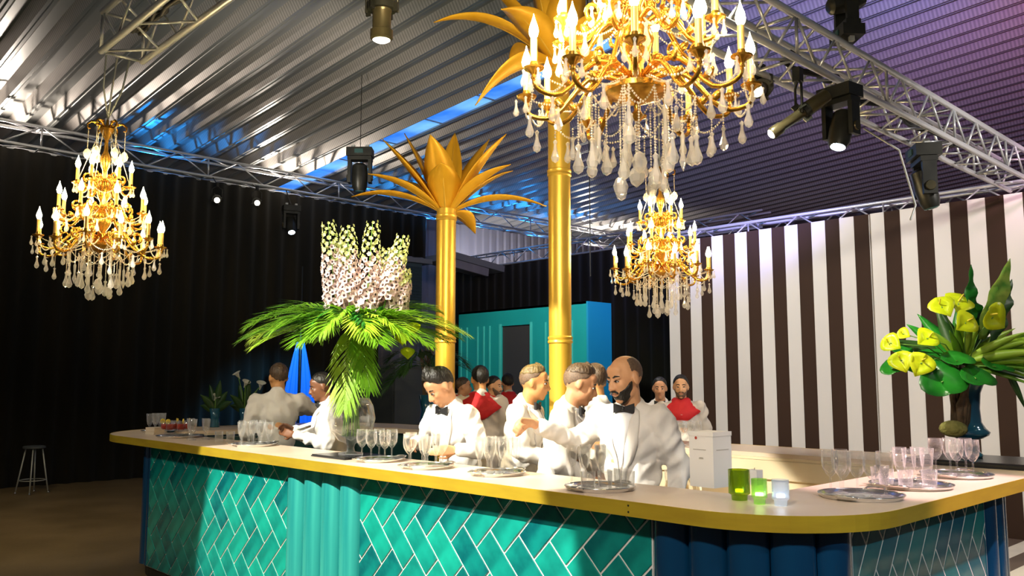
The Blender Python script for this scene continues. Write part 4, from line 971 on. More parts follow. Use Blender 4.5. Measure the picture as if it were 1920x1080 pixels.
FR = [  # right, away, up, length, droop, material
    (-1.0, -.1, .55, .80, .50, 0), (-1.0, .2, .40, .78, .48, 1), (-1.0, -.35, .22, .74, .36, 0), (-.9, -.5, .10, .66, .34, 1), (-1.0, .35, .78, .72, .45, 0), (-.75, -.6, .42, .62, .50, 0), (-1, 0, .05, .56, .16, 0),
    (1.0, .0, .48, .80, .48, 0), (1.0, -.25, .26, .84, .34, 1), (1.0, .35, .34, .78, .40, 0), (.85, -.55, .10, .66, .34, 0), (1.0, .3, .70, .70, .40, 0), (.7, -.7, .40, .60, .55, 1), (1, 0.1, .02, .64, .16, 0), (.8, .5, .15, .70, .28, 0),
    (-.25, -.9, .45, .52, .60, 0), (.3, -.9, .50, .50, .65, 1), (-.5, -.8, .05, .50, .35, 0), (.45, -.85, .05, .50, .35, 0), (0.1, .9, .5, .7, .5, 0), (-.5, .8, .4, .7, .5, 0), (.5, .8, .45, .7, .5, 0), (-.65, -.3, .15, .46, .15, 0), (.6, -.35, .2, .46, .15, 0)]
for i, (a, c, u, L, dr, m_) in enumerate(FR):
    frond(HUB + RT * a * 0.03, RT * a + FH * c + UPV * u, L, dr, 32, 0.27, 0.22, i, w=0.0085).build('frond', ('palm_green', 'palm_light')[m_], pv)
for i in range(11):
    a = i * 0.62 - 0.4; frond(HUB + UPV * 0.02, RT * cos(a) + FH * (sin(a) * 0.8 - 0.3) + UPV * (0.55 + 0.12 * (i % 3)), 0.40, 0.55, 22, 0.22, 0.3, 120 + i, w=0.010).build('frond', 'leaf_deep' if i % 2 else 'palm_green', pv)
frond(HUB + FH * -0.10 + UPV * 0.02, FH * -0.28 - UPV * 0.85, 0.60, 0.05, 30, 0.23, 0.02, 77, w=0.009, u0=0.08).build('frond', 'palm_light', pv)
frond(HUB + FH * -0.12 + RT * 0.06, FH * -0.30 - UPV * 0.85 + RT * 0.22, 0.46, 0.05, 26, 0.20, 0.02, 78, w=0.009, u0=0.08).build('frond', 'palm_green', pv)
for i, (a, b_) in enumerate(((0.36, -0.10), (0.44, -0.02), (0.40, -0.20), (0.30, -0.03))):
    mb, sp = spathe(HUB + RT * a + UPV * b_ - FH * 0.05, -FH + UPV * 0.4 + RT * 0.2, 0.055); thick(mb.build('heart_leaf', 'spathe_lime', pv, True))
    MB().tube([HUB, HUB + RT * a * 0.5 + UPV * 0.05, HUB + RT * a + UPV * b_], 0.003, 5).build('stem', 'stem_green', pv, True)
def spike(parent, base, top, r, seed):
    rnd = random.Random(seed); base = Vector(base); top = Vector(top); ax = (top - base); L = ax.length; ax.normalize(); s = ax.cross(FH).normalized(); q = ax.cross(s); mb = MB(); N = 120
    mb.cur = 3; mb.tube([base - ax * 0.15, top], [0.007, 0.003], 5)
    for i in range(N):
        u = i / N; a = i * 2.399; rr = r * (1.0 - 0.40 * u ** 2.2); c = base + ax * (L * u) + (s * cos(a) + q * sin(a)) * rr * rnd.uniform(0.78, 1.0)
        d = (s * cos(a) + q * sin(a) + ax * rnd.uniform(-0.1, 0.35)).normalized(); e1 = d.cross(ax).normalized(); e2 = d.cross(e1); pr = 0.036 * (1 - 0.62 * u) * rnd.uniform(0.85, 1.1)
        mb.cur = 0 if u < 0.55 + 0.15 * rnd.random() else 1
        o = len(mb.v); mb.v.append(c - d * pr * 0.3); K = 10
        for k in range(K):
            w = 2 * pi * k / K; f = pr * (1.0 if k % 2 == 0 else 0.72); mb.v.append(c + (e1 * cos(w) + e2 * sin(w)) * f + d * pr * (0.12 if k % 2 == 0 else 0.0))
        for k in range(K): mb.face((o, o + 1 + k, o + 1 + (k + 1) % K))
        if mb.cur == 0 and rnd.random() < 0.75:
            mb.cur = 2; mb.lathe([(pr * 0.36, 0), (0.0005, pr * 0.2)], 5, c - d * pr * 0.10, d.to_track_quat('Z', 'Y').to_matrix(), False)
    mb.build('flower_spike', ['floret_pink', 'floret_green', 'floret_eye', 'stem_green'], parent)
SP = [(-0.13, 0.0, -0.20, 0.0, 0.76), (-0.02, -0.06, -0.045, -0.05, 0.72), (0.10, -0.05, 0.13, -0.02, 0.76), (0.23, 0.0, 0.35, 0.02, 0.66), (-0.08, 0.12, -0.13, 0.12, 0.64), (0.17, 0.10, 0.23, 0.1, 0.58), (0.30, 0.05, 0.36, 0.05, 0.42)]
for i, (a0, c0, a1, c1, h) in enumerate(SP):
    spike(pv, HUB + RT * a0 + FH * c0 + UPV * (0.13 + 0.05 * sin(i * 2.7)), HUB + RT * a1 + FH * c1 + UPV * h, 0.088, i)

# --- anthurium arrangement in the blue vase at the right end
RX, RYv = 6.12, 2.06; K = 0.00365
pb = thing('black_plinth', 'low black plinth under the blue vase on the right end of the bar', 'plinth', (RX - 0.02, RYv - 0.12, T + 0.001))
prt('block', 'black_slab', pb, (-0.30, -0.42, 0), (0.30, 0.42, 0.035)); prt('edge', 'black_metal', pb, (-0.31, -0.43, 0.012), (0.31, 0.43, 0.024))
rv = thing('anthurium_vase', 'lime anthuriums, palm leaves and a curled leaf in a blue glass vase', 'flower arrangement', (RX, RYv, T + 0.0365))
MB().lathe([(0.001, 0.0), (0.075, 0.0), (0.080, 0.02), (0.050, 0.05), (0.045, 0.11), (0.085, 0.125), (0.12, 0.145), (0.13, 0.165), (0.105, 0.19), (0.082, 0.23), (0.076, 0.32), (0.085, 0.42), (0.115, 0.50), (0.150, 0.545), (0.140, 0.545), (0.10, 0.49), (0.07, 0.40), (0.001, 0.38)], 26, cap=False).build('vase', 'vase_blue', rv, True)
for i in range(9):
    a = i * 0.9; p0 = RT * (-0.10 + 0.02 * (i % 4)) + FH * (-0.10 + 0.012 * i); 
    MB().tube([p0 + UPV * 0.20, p0 + RT * 0.02 * sin(a) + UPV * 0.34, p0 + RT * 0.04 * cos(a) - FH * 0.02 + UPV * 0.46, p0 + RT * (0.02 + 0.05 * sin(a * 2)) + UPV * 0.60], [0.018, 0.024, 0.018, 0.010], 7).build('root', 'root_brown', rv, True)
MB().ell(-RT * 0.14 - FH * 0.08 + UPV * 0.19, (0.085, 0.085, 0.055), 16, 10).build('moss_ball', 'moss', rv, True)
HB = Vector((0, 0, 0.60))
def rp(x, y, dep_=0.0): return RT * ((x - 1812) * K) + FH * dep_ + UPV * ((868 - y) * K - 0.02)
for i, (x, y, dp, r, dz, dx) in enumerate(((1664, 658, -.12, .075, .3, -.5), (1676, 690, -.16, .085, .1, -.4), (1706, 695, -.20, .095, .0, -.2), (1727, 650, -.14, .085, .5, -.1), (1700, 640, -.02, .05, .4, -.3), (1762, 592, -.10, .095, .5, -.2), (1800, 585, -.05, .105, .7, .1), (1795, 622, -.16, .09, .2, .0), (1848, 612, -.14, .11, -.1, .3))):
    c = rp(x, y, dp); mb, sp = spathe(c, -FH + UPV * dz + RT * dx, r, UPV + RT * (0.9 * ((i * 5) % 4) - 1.3)); f = thick(mb.build('anthurium', 'spathe_lime', rv, True)); sp.build('spadix', 'lemon', f, True)
    MB().tube([HB - UPV * 0.05, (HB + c) / 2 + UPV * 0.05, c], 0.004, 5).build('stem', 'stem_green', rv, True)
for (x0, y0, x1, y1, w, dp, m_) in ((1845, 650, 1908, 500, .16, .0, 'leaf_cream'), (1862, 660, 1925, 535, .12, .1, 'leaf_dark'), (1822, 640, 1832, 512, .085, -.02, 'leaf_deep'), (1838, 640, 1845, 560, .10, .08, 'leaf_deep')):
    s = (RT + FH * 0.2).normalized(); o = blade(rp(x0, y0, 0.0), rp(x1, y1, dp), w, 0.03, 0.35, 0.5 if w < .13 else .18, 18, s).build('curled_leaf', m_, rv, True); thick(o)
    MB().tube([HB, rp(x0, y0, 0.0)], 0.004, 5).build('stem', 'stem_green', rv, True)
FANS = [(1935, 636, -.05), (1965, 655, -.1), (1975, 680, -.15), (1965, 705, -.2), (1925, 628, .1), (1950, 735, -.1), (1776, 622, -.16), (1792, 612, -.1), (1808, 618, -.16), (1762, 636, -.18), (1745, 634, -.05), (1828, 626, -.1), (1935, 655, .15), (1925, 695, -.25), (1905, 655, -.25), (1970, 720, .0), (1890, 640, -.25), (1950, 645, -.2), (1960, 668, -.28), (1915, 675, -.32)]
for i, (x, y, dp) in enumerate(FANS):
    thick(blade(HB + UPV * 0.02 * (i % 3), rp(x, y, dp), 0.058, 0.04, 0.25, 0, 10).build('palm_blade', 'palm_light' if i % 3 else 'palm_green', rv, True))
for i in range(14):
    a = -0.5 + i * 0.1; thick(blade(HB, HB + RT * (0.36 + 0.1 * (i % 3)) + UPV * (a * 0.26 - 0.02) + FH * (0.12 * ((i % 4) - 2)), 0.026, 0.03, 0.2, 0, 8).build('palm_blade', 'leaf_dark' if i % 2 else 'palm_green', rv, True))
for (x, y, dp, r, dz, dx) in ((1738, 728, -.22, .165, -.1, -.1), (1796, 722, -.24, .13, .25, .1), (1722, 700, -.1, .12, .5, -.3), (1775, 690, -.16, .12, .6, 0), (1676, 704, -.02, .085, .2, -.3), (1850, 700, -.12, .12, .5, .2), (1706, 668, .08, .085, .4, 0)):
    mb, sp = spathe(rp(x, y, dp), -FH * 0.6 + UPV * (0.5 + dz) + RT * dx, r, -FH - UPV * 0.6); thick(mb.build('big_leaf', 'leaf_deep', rv, True))
    MB().tube([HB - UPV * 0.04, (HB + rp(x, y, dp)) / 2, rp(x, y, dp)], 0.004, 5).build('stem', 'stem_green', rv, True)
for i, (x, y, dp) in enumerate(((1700, 650, .10), (1725, 620, .12), (1750, 600, .15), (1780, 580, .12), (1735, 670, .05), (1760, 640, .08), (1690, 680, .06), (1830, 570, .15), (1870, 610, .12), (1900, 640, .15), (1715, 705, .0), (1880, 690, .1))):
    thick(blade(HB - UPV * 0.02, rp(x, y, dp), 0.11, 0.05, 0.3, 0.12, 12).build('broad_leaf', 'leaf_deep' if i % 3 else 'leaf_dark', rv, True))
thick(blade(rp(1880, 705, -.05), rp(1912, 782, -.05), 0.045, 0.06, 0.2, 0, 10).build('hanging_leaf', 'leaf_dark', rv, True))
MB().tube([HB, rp(1850, 690, -.03), rp(1880, 705, -.05)], 0.004, 5).build('stem', 'stem_green', rv, True)

# --- dark arrangement on the back of the bar, behind the stooping bartender
dv = thing('dark_vase', 'shadowed vase of dark palm leaves and twigs behind the stooping bartender', 'flower arrangement', (6.12, 7.85, T + 0.001))
MB().lathe([(0.001, 0.0), (0.10, 0.0), (0.09, 0.02), (0.07, 0.2), (0.10, 0.38), (0.09, 0.38), (0.001, 0.2)], 20, cap=False).build('vase', 'vase_blue', dv, True)
HD = Vector((0, 0, 0.40))
for i in range(12):
    a = i * 0.55; MB().tube([HD - UPV * 0.2 + RT * 0.05 * cos(a * 3), HD + RT * 0.06 * sin(a * 2) + UPV * 0.15, HD + RT * 0.10 * cos(a) + UPV * (0.3 + 0.03 * i)], [0.012, 0.012, 0.006], 5).build('twig', 'root_brown', dv, True)
for i, (a, c, u, L, dr) in enumerate(((-1, 0, .5, .75, .7), (-1, -.3, .8, .7, .8), (1, 0, .5, .7, .7), (.8, -.3, .9, .7, .7), (-.4, -.6, 1, .7, .9), (.3, -.6, 1, .65, .9), (-.8, .2, 1.1, .8, .7), (-.6, -.5, .2, .6, .7))):
    frond(HD + UPV * 0.3, RT * a + FH * c + UPV * u, L, dr, 24, 0.27, 0.2, 40 + i).build('frond', 'leaf_dark', dv)

# --- calla lilies on the far left of the back counter
def calla(label, loc, stems, pot=True):
    t = thing('calla_vase', label, 'flower arrangement', loc)
    MB().lathe([(0.001, 0), (0.055, 0), (0.06, 0.01), (0.05, 0.12), (0.065, 0.22), (0.062, 0.22), (0.001, 0.06)], 18, cap=False).build('vase', 'vase_blue', t, True)
    for (a, b_, r, ln) in stems:
        p = RT * a + UPV * b_; MB().tube([UPV * 0.08, UPV * (0.1 + b_ * 0.5) + RT * a * 0.35, p], 0.006, 5).build('stem', 'stem_green', t, True)
        d = (RT * ln + UPV * 1.0 - FH * 0.4).normalized(); M = d.to_track_quat('Z', 'Y').to_matrix()
        MB().lathe([(r * 0.12, 0), (r * 0.3, r * 0.8), (r * 0.55, r * 1.5), (r * 1.0, r * 1.9), (r * 1.15, r * 1.95)], 14, p - d * r, M, False).build('calla_flower', 'spathe_white', t, True)
    for i, (a, b_) in enumerate(((-.16, .38), (.14, .42), (-.10, .50), (.22, .30), (.05, .55), (-.2, .25))):
        thick(blade(UPV * 0.18, RT * a + UPV * b_ + FH * 0.06 * ((i % 3) - 1), 0.09, 0.08, 0.3, 0, 10).build('leaf', 'leaf_dark', t, True))
    return t
calla('dark vase of white calla lilies beside the man with his back turned', (4.72, 9.55, T + 0.001), ((-.09, .60, .045, -.5), (.00, .50, .045, .5), (.18, .48, .05, .3)))
calla('small vase with a single white calla behind the red cocktails', (4.45, 9.75, T + 0.001), ((.0, .34, .04, .6),))
# ------------------------------------------------------------------ people
def hand(mb, wrist, h, n, curl, s=1.0, mirror=1):
    """palm with four unequal fingers and a thumb; h along the hand, n out of the palm"""
    h = Vector(h).normalized(); n = Vector(n); n = (n - h * n.dot(h)).normalized(); b = h.cross(n) * mirror; w = Vector(wrist)
    kn = []
    for i, (off, ln) in enumerate(((0.030, 0.092), (0.010, 0.096), (-0.010, 0.092), (-0.029, 0.083))):
        k = w + (h * ln + b * off) * s; kn.append(k); mb.cap(w + (h * 0.012 + b * off * 0.6) * s, k, 0.0145 * s, 0.0115 * s, 8)
    for i, k in enumerate(kn):
        L = (0.040, 0.045, 0.041, 0.032)[i]; a = 0.0; p = k; d = h.copy()
        for j in range(3):
            a += curl * (0.75, 1.0, 0.7)[j]; d = h * cos(a) + n * sin(a); q = p + d * L * (1.0, 0.68, 0.55)[j] * s
            mb.cap(p, q, (0.0098, 0.0090, 0.0082)[j] * s, (0.0090, 0.0082, 0.0072)[j] * s, 8); p = q
    t0 = w + (h * 0.028 + b * 0.026 + n * 0.004) * s; t1 = t0 + (h * 0.030 + b * 0.028 + n * 0.018) * s; t2 = t1 + (h * 0.030 + n * (0.012 + 0.012 * curl) - b * 0.004 * curl) * s; t3 = t2 + (h * 0.020 + n * 0.012 * curl - b * 0.012 * curl) * s
    mb.cap(t0, t1, 0.0135 * s, 0.011 * s, 8); mb.cap(t1, t2, 0.0105 * s, 0.0095 * s, 8); mb.cap(t2, t3, 0.0095 * s, 0.008 * s, 8)

def folds(me, seed):
    """cloth folds: long soft creases pushed into the surface"""
    from mathutils import noise
    off = Vector((seed, -seed * 0.7, seed * 0.3)); co = [v.co.copy() for v in me.vertices]; nr = [v.normal.copy() for v in me.vertices]
    for i, v in enumerate(me.vertices):
        p = co[i]; q = Vector((p.x * 11 + p.z * 5, p.y * 11 - p.z * 4, p.z * 6)) + off; n1 = noise.noise(q); n2 = noise.noise(q * 2.1)
        v.co = co[i] + nr[i] * (0.016 * (1 - abs(n1) * 2.2) - 0.010 + 0.006 * n2)
def person(label, x, y, H=1.78, yaw=0.0, lean=0.0, hyaw=0.0, hpitch=0.0, hroll=0.0, arms=None, skin='skin_tan', hair='hair_black', style='short', beard=None, outfit='jacket', voxel=0.014, hands=None, twist=0.0, group='bartenders and waiters', headscale=1.0):
    """local frame: +X forward, +Y to the person's left. angles in degrees; arms = {'L': (elbow, wrist), 'R': ...} in local metres"""
    s = H / 1.78; pel = Vector((0, 0, 0.95 * s)); Rl = Matrix.Rotation(radians(lean), 3, 'Y')
    U = lambda p: pel + Rl @ (Vector(p) * s - pel)
    arms = arms or {}
    sh = {'L': U((-0.01, 0.185, 1.435)), 'R': U((-0.01, -0.185, 1.435))}
    dflt = {'L': ((-0.02, 0.255, 1.14), (0.10, 0.235, 0.90)), 'R': ((-0.02, -0.255, 1.14), (0.10, -0.235, 0.90))}
    A = {}
    for k in 'LR':
        e, w = arms.get(k, dflt[k])
        A[k] = (sh[k], Vector(e) * s, Vector(w) * s)
    hc = U((0.030, 0, 1.655)); hs = s * 1.0 * headscale
    HM = Matrix.Rotation(radians(hyaw), 3, 'Z') @ Rl.lerp(Matrix.Identity(3), 0.5) @ Matrix.Rotation(radians(hpitch), 3, 'Y') @ Matrix.Rotation(radians(hroll), 3, 'X')
    nb = U((-0.01, 0, 1.50)); hp = lambda p: hc + HM @ (Vector(p) * hs)
    # ---- body: one surface from feet to crown
    mb = MB()
    mb.ell(pel, (0.115 * s, 0.155 * s, 0.115 * s), 16, 10); mb.cap(U((0, 0, 1.0)), U((0, 0, 1.2)), 0.115 * s, 0.125 * s, 16)
    mb.ell(U((0, 0, 1.30)), (0.115 * s, 0.16 * s, 0.16 * s), 16, 10, Rl); mb.cap(U((-0.01, -0.15, 1.425)), U((-0.01, 0.15, 1.425)), 0.058 * s, 0.058 * s)
    mb.cap(U((-0.015, 0, 1.44)), hp((-0.02, 0, -0.06)), 0.066 * s, 0.055 * s); mb.cap(U((-0.02, 0.08, 1.45)), U((-0.015, 0.0, 1.50)), 0.045 * s, 0.05 * s); mb.cap(U((-0.02, -0.08, 1.45)), U((-0.015, 0.0, 1.50)), 0.045 * s, 0.05 * s)
    for q in (-1, 1):
        mb.cap((0, q * 0.085 * s, 0.90 * s), (0.015, q * 0.095 * s, 0.50 * s), 0.085 * s, 0.057 * s); mb.cap((0.015, q * 0.095 * s, 0.50 * s), (-0.02, q * 0.10 * s, 0.09 * s), 0.055 * s, 0.040 * s)
        mb.cap((-0.045, q * 0.10 * s, 0.045), (0.15 * s, q * 0.115 * s, 0.032), 0.040, 0.030)
    for k in 'LR':
        a, e, w = A[k]; mb.cap(a, e, 0.050 * s, 0.040 * s); mb.cap(e, w, 0.039 * s, 0.028 * s)
        hd = (hands or {}).get(k); d = (w - e).normalized()
        if hd: hand(mb, w + d * 0.01, hd[0] if hd[0] is not None else d, hd[1], hd[2], 1.05 * s, 1 if k == 'L' else -1)
        else: hand(mb, w + d * 0.01, d, Vector((0, -1 if k == 'L' else 1, 0)) + Vector((0.3, 0, 0)), 0.35, 1.0 * s, 1 if k == 'L' else -1)
    # head
    E_ = lambda c, r, u=16, v=12: mb.ell(hp(c), tuple(q * hs for q in r), u, v, HM)
    E_((-0.018, 0, 0.028), (0.098, 0.076, 0.092), 22, 16); E_((0.032, 0, -0.030), (0.058, 0.060, 0.086)); E_((0.012, 0, -0.066), (0.062, 0.058, 0.046)); E_((0.058, 0, -0.098), (0.028, 0.028, 0.022)); E_((0.062, 0, 0.028), (0.024, 0.052, 0.020))
    E_((0.055, 0, 0.055), (0.03, 0.055, 0.035))
    mb.cap(hp((0.086, 0, 0.012)), hp((0.108, 0, -0.030)), 0.0085 * hs, 0.0130 * hs, 10)
    for q in (-1, 1):
        E_((0.098, q * 0.012, -0.034), (0.012, 0.010, 0.009), 10, 8); E_((0.058, q * 0.036, -0.022), (0.026, 0.024, 0.026), 12, 8); E_((-0.012, q * 0.078, -0.008), (0.020, 0.010, 0.033), 12, 8)
        E_((0.070, q * 0.030, 0.018), (0.018, 0.024, 0.008), 10, 8)
    E_((0.080, 0, -0.062), (0.016, 0.028, 0.016), 12, 8); E_((0.088, 0, -0.058), (0.010, 0.022, 0.005), 10, 8); E_((0.087, 0, -0.070), (0.010, 0.020, 0.006), 10, 8)
    me = remesh(mb, voxel, 3 if voxel > 0.01 else 5); me.name = 'person'; me.materials.append(MATS[skin])
    body = put('person', me, None, (x, y, 0), (0, 0, radians(yaw))); tag(body, label, 'person', group)
    # ---- face details
    for q in (-1, 1):
        M = HM @ Matrix.Rotation(q * 0.25, 3, 'Z')
        ey = MB().ell(hp((0.0775, q * 0.031, 0.002)), (0.008 * hs, 0.0135 * hs, 0.0062 * hs), 10, 8, M).build('eye', 'eye_white', body, True)
        MB().ell(hp((0.0845, q * 0.030, 0.002)), (0.003 * hs, 0.0055 * hs, 0.0056 * hs), 8, 6, M).build('iris', 'eye_dark', ey, True)
        MB().tube([hp((0.084, q * 0.012, 0.024)), hp((0.084, q * 0.030, 0.030)), hp((0.070, q * 0.050, 0.024))], [0.004 * hs, 0.0052 * hs, 0.003 * hs], 6).build('eyebrow', 'hair_black' if hair != 'hair_light' else 'hair_brown', body, True)
        MB().tube([hp((0.086, q * 0.017, 0.004)), hp((0.087, q * 0.031, 0.0095)), hp((0.079, q * 0.046, 0.003))], 0.0022 * hs, 5).build('eyelid', 'hair_black', body, True)
    MB().ell(hp((0.0935, 0, -0.0645)), (0.006 * hs, 0.021 * hs, 0.0035 * hs), 10, 6, HM).build('lips', 'lip', body, True)
    # ---- hair as a cap with its rim tucked into the scalp
    def shell(name, material, lim, vol, n=40, m=16, seed=1, c0=(-0.018, 0, 0.028), rad=(0.098, 0.076, 0.092)):
        rnd = random.Random(seed); hb = MB()
        for j in range(m + 1):
            for i in range(n):
                ph = 2 * pi * i / n; th = lim(ph) * (1 + 0.035 * sin(ph * 11 + seed) + 0.02 * sin(ph * 23)) * j / m; e = (vol(ph, th) + 0.012 * sin(ph * 17 + 3 * th) * sin(th)) * (1 - 0.8 * (j / m) ** 4)
                f = 1.0 + e if j < m else 0.93
                if 0 < j < m: f += rnd.uniform(-0.022, 0.022) * (1 if e > 0.06 else 0.5)
                p = Vector((rad[0] * sin(th) * cos(ph), rad[1] * sin(th) * sin(ph), rad[2] * cos(th))) * f + Vector(c0)
                hb.v.append(hp(p))
        for j in range(m):
            for i in range(n): a = j * n + i; b_ = j * n + (i + 1) % n; hb.face((a, b_ + n, b_) if j == 0 else (a, a + n, b_ + n, b_)) if j else hb.face((a, a + n, b_ + n))
        return hb.build(name, material, body, True)
    dg = lambda v: radians(v)
    def hl(front, side, back):
        def f(ph):
            c = cos(ph)
            if c > 0: w = c ** 1.2; return dg(side * (1 - w) + front * w)
            w = (-c) ** 1.0; return dg(side * (1 - w) + back * w)
        return f
    if style == 'short': shell('hair', hair, hl(50, 100, 142), lambda ph, th: 0.075 + 0.05 * max(0, cos(th)) - 0.03 * (th > 1.6))
    elif style == 'quiff': shell('hair', hair, hl(50, 98, 138), lambda ph, th: 0.08 + 0.34 * max(0, cos(th) + 0.1) * (0.55 + 0.45 * cos(ph)) * (1 + 0.35 * sin(ph * 7 + th * 5)) + 0.04 * sin(5 * ph) * sin(th * 3)); 
    elif style == 'fade':
        shell('hair', hair, hl(50, 72, 84), lambda ph, th: 0.06 + 0.20 * max(0, cos(th)) * (0.6 + 0.4 * cos(ph))); shell('shaved_sides', 'hair_stubble' if hair != 'hair_black' else 'hair_brown', hl(40, 102, 142), lambda ph, th: 0.022)
    elif style == 'bald': shell('stubble_hair', 'hair_stubble', lambda ph: dg(92 if cos(ph) > -0.2 else 118), lambda ph, th: 0.018 if (cos(ph) < 0.30 and th > 0.55 + 0.25 * max(0, cos(ph) + 0.3)) else -0.07)
    if beard:
        shell('beard', 'hair_black', lambda ph: dg(88) if cos(ph) > -0.05 else dg(6), lambda ph, th: 0.0, 4, 2) if False else None
        bm_ = MB(); N = 36; M_ = 12
        for j in range(M_ + 1):
            v = j / M_
            for i in range(N + 1):
                q = -1 + 2 * i / N; ph = q * 1.72; top = -0.048 - 0.004 * cos(ph) + 0.040 * abs(q) ** 2.2; bot = -0.122 + 0.055 * abs(q) ** 2.0
                z = top + (bot - top) * v; fr = 0.082 - 0.012 * abs(v - 0.5) - 0.010 * v * v * 3 * (1 if v > .7 else .6); ry = 0.0655 - 0.010 * v
                ins = 0.86 if j in (0, M_) or i in (0, N) else 1.0
                p = Vector((max(0.0, 1) * (0.012 + (fr - 0.006) * cos(ph) * (0.98 if cos(ph) > 0 else 0.5)) * (1 if ins == 1 else .97), ry * sin(ph) * (1.0 - 0.22 * (v ** 2)) * ins, z)); bm_.v.append(hp(p))
        for j in range(M_):
            for i in range(N):
                u_ = -1 + 2 * (i + 0.5) / N; v_ = (j + 0.5) / M_
                if abs(u_) < 0.16 and 0.08 < v_ < 0.36: continue
                a = j * (N + 1) + i; bm_.face((a, a + 1, a + N + 2, a + N + 1))
        o = bm_.build('beard', 'hair_black' if beard == 'full' else 'hair_stubble', body, True)
        sd = o.modifiers.new('t', 'SOLIDIFY'); sd.thickness = 0.010 * hs; sd.offset = 0.2
        MB().tube([hp((0.090, -0.032, -0.060)), hp((0.0965, -0.016, -0.048)), hp((0.100, 0, -0.0465)), hp((0.0965, 0.016, -0.048)), hp((0.090, 0.032, -0.060))], [0.0045 * hs, 0.0065 * hs, 0.006 * hs, 0.0065 * hs, 0.0045 * hs], 7).build('moustache', 'hair_black' if beard == 'full' else 'hair_stubble', body, True)
    # ---- clothes
    g = 0.016
    tb = MB(); tb.ell(pel, ((0.115 + g) * s, (0.155 + g) * s, 0.115 * s), 16, 10)
    for q in (-1, 1):
        tb.cap((0, q * 0.085 * s, 0.90 * s), (0.015, q * 0.095 * s, 0.50 * s), (0.085 + g) * s, (0.062 + g) * s); tb.cap((0.015, q * 0.095 * s, 0.50 * s), (-0.02, q * 0.10 * s, 0.10 * s), (0.060 + g) * s, (0.050 + g) * s)
    tm = remesh(tb, 0.025, 3); tm.materials.append(MATS['trouser_black']); put('trousers', tm, body)
    jb = MB(); g = 0.024
    jm = {'jacket': 'jacket_white', 'red': 'tunic_cream'}[outfit]
    wide = 0.0 if outfit == 'jacket' else 0.02
    jb.cap(U((0, 0, 0.90)), U((0, 0, 1.15)), (0.135 + wide) * s, 0.135 * s, 20)
    jb.ell(U((0, 0, 0.93)), ((0.135 + wide) * s, (0.185 + wide) * s, 0.14 * s), 20, 10, Rl)
    jb.ell(U((0, 0, 1.12)), ((0.130 + wide) * s, (0.168 + wide) * s, 0.20 * s), 20, 12, Rl)
    jb.ell(U((0, 0, 1.31)), (0.140 * s, 0.187 * s, 0.175 * s), 20, 12, Rl); jb.cap(U((-0.012, -0.15, 1.425)), U((-0.012, 0.15, 1.425)), 0.078 * s, 0.078 * s)
    jb.cap(U((-0.02, 0.10, 1.45)), U((-0.02, 0.045, 1.487)), 0.058 * s, 0.05 * s); jb.cap(U((-0.02, -0.10, 1.45)), U((-0.02, -0.045, 1.487)), 0.058 * s, 0.05 * s)
    jb.cap(U((-0.028, 0, 1.44)), U((-0.030, 0, 1.492)), 0.086 * s, 0.082 * s, 16)
    for k in 'LR':
        a, e, w = A[k]; jb.cap(a, e, 0.080 * s, 0.066 * s, 14); d = (w - e)
        jb.cap(e, e + d * 0.90, 0.066 * s, 0.050 * s, 14)
        for q, f in enumerate((0.18, 0.45, 0.72)):
            c = a.lerp(e, f); jb.ell(c + Vector((0.012 * sin(q * 4 + x * 9), 0.012 * cos(q * 3 + y * 5), 0)), (0.072 * s,) * 3, 12, 8)
        for q, f in enumerate((0.12, 0.4, 0.66)):
            c = e + d * f; jb.ell(c + Vector((0.008 * sin(q * 5 + x * 7), 0, 0.010 * cos(q * 4 + x))), (0.060 * s - 0.004 * q,) * 3, 12, 8)
    jme = remesh(jb, 0.014, 4); folds(jme, x * 7 + y * 3); jme.materials.append(MATS[jm]); jo = put('jacket' if outfit == 'jacket' else 'tunic', jme, body)
    bv = BVHTree.FromObject(jo, bpy.context.evaluated_depsgraph_get()) if False else BVHTree.FromPolygons([v.co.copy() for v in jme.vertices], [tuple(p.vertices) for p in jme.polygons])
    fw = Rl @ Vector((1, 0, 0))
    def front(yy, zz, off=0.006):
        p = U((0.45, yy, zz)); hit = bv.ray_cast(p, -fw)
        return (hit[0] + fw * off) if hit[0] is not None else U((0.14, yy, zz))
    if outfit == 'jacket':
        # shirt front, lapels, collar, bow tie
        sm = MB(); rows = 10
        for j in range(rows + 1):
            v = j / rows; zz = 1.475 - v * 0.30; hw = 0.062 * (1 - v) + 0.004
            for i in range(5): sm.v.append(front(-hw + 2 * hw * i / 4, zz, 0.004))
        for j in range(rows):
            for i in range(4): a = j * 5 + i; sm.face((a, a + 1, a + 6, a + 5))
        thick(sm.build('shirt_front', 'shirt_white', body, True), 0.004)
        for q in (-1, 1):
            lm = MB()
            for j in range(13):
                v = j / 12; zz = 1.495 - v * 0.40; y0 = q * (0.058 * (1 - v) + 0.006); wd = 0.012 + 0.050 * sin(pi * min(1, v * 1.25 + 0.05)) ** 0.8
                for i in range(4): lm.v.append(front(y0 + q * wd * i / 3, zz - 0.02 * i / 3, 0.012 - 0.002 * i))
            for j in range(12):
                for i in range(3): a = j * 4 + i; lm.face((a, a + 1, a + 5, a + 4))
            thick(lm.build('lapel', jm, body, True), 0.006)
        for zz in (1.04, 0.99): MB().lathe([(0.010, -0.003), (0.010, 0.003), (0.006, 0.005)], 10, front(0.01, zz), (fw.to_track_quat('Z', 'Y').to_matrix())).build('button', 'shirt_white', body)
        cb = MB(); n0 = U((-0.016, 0, 1.478)); n1 = hp((-0.02, 0, -0.105)); ax = (n1 - n0).normalized(); Mx = ax.to_track_quat('Z', 'Y').to_matrix()
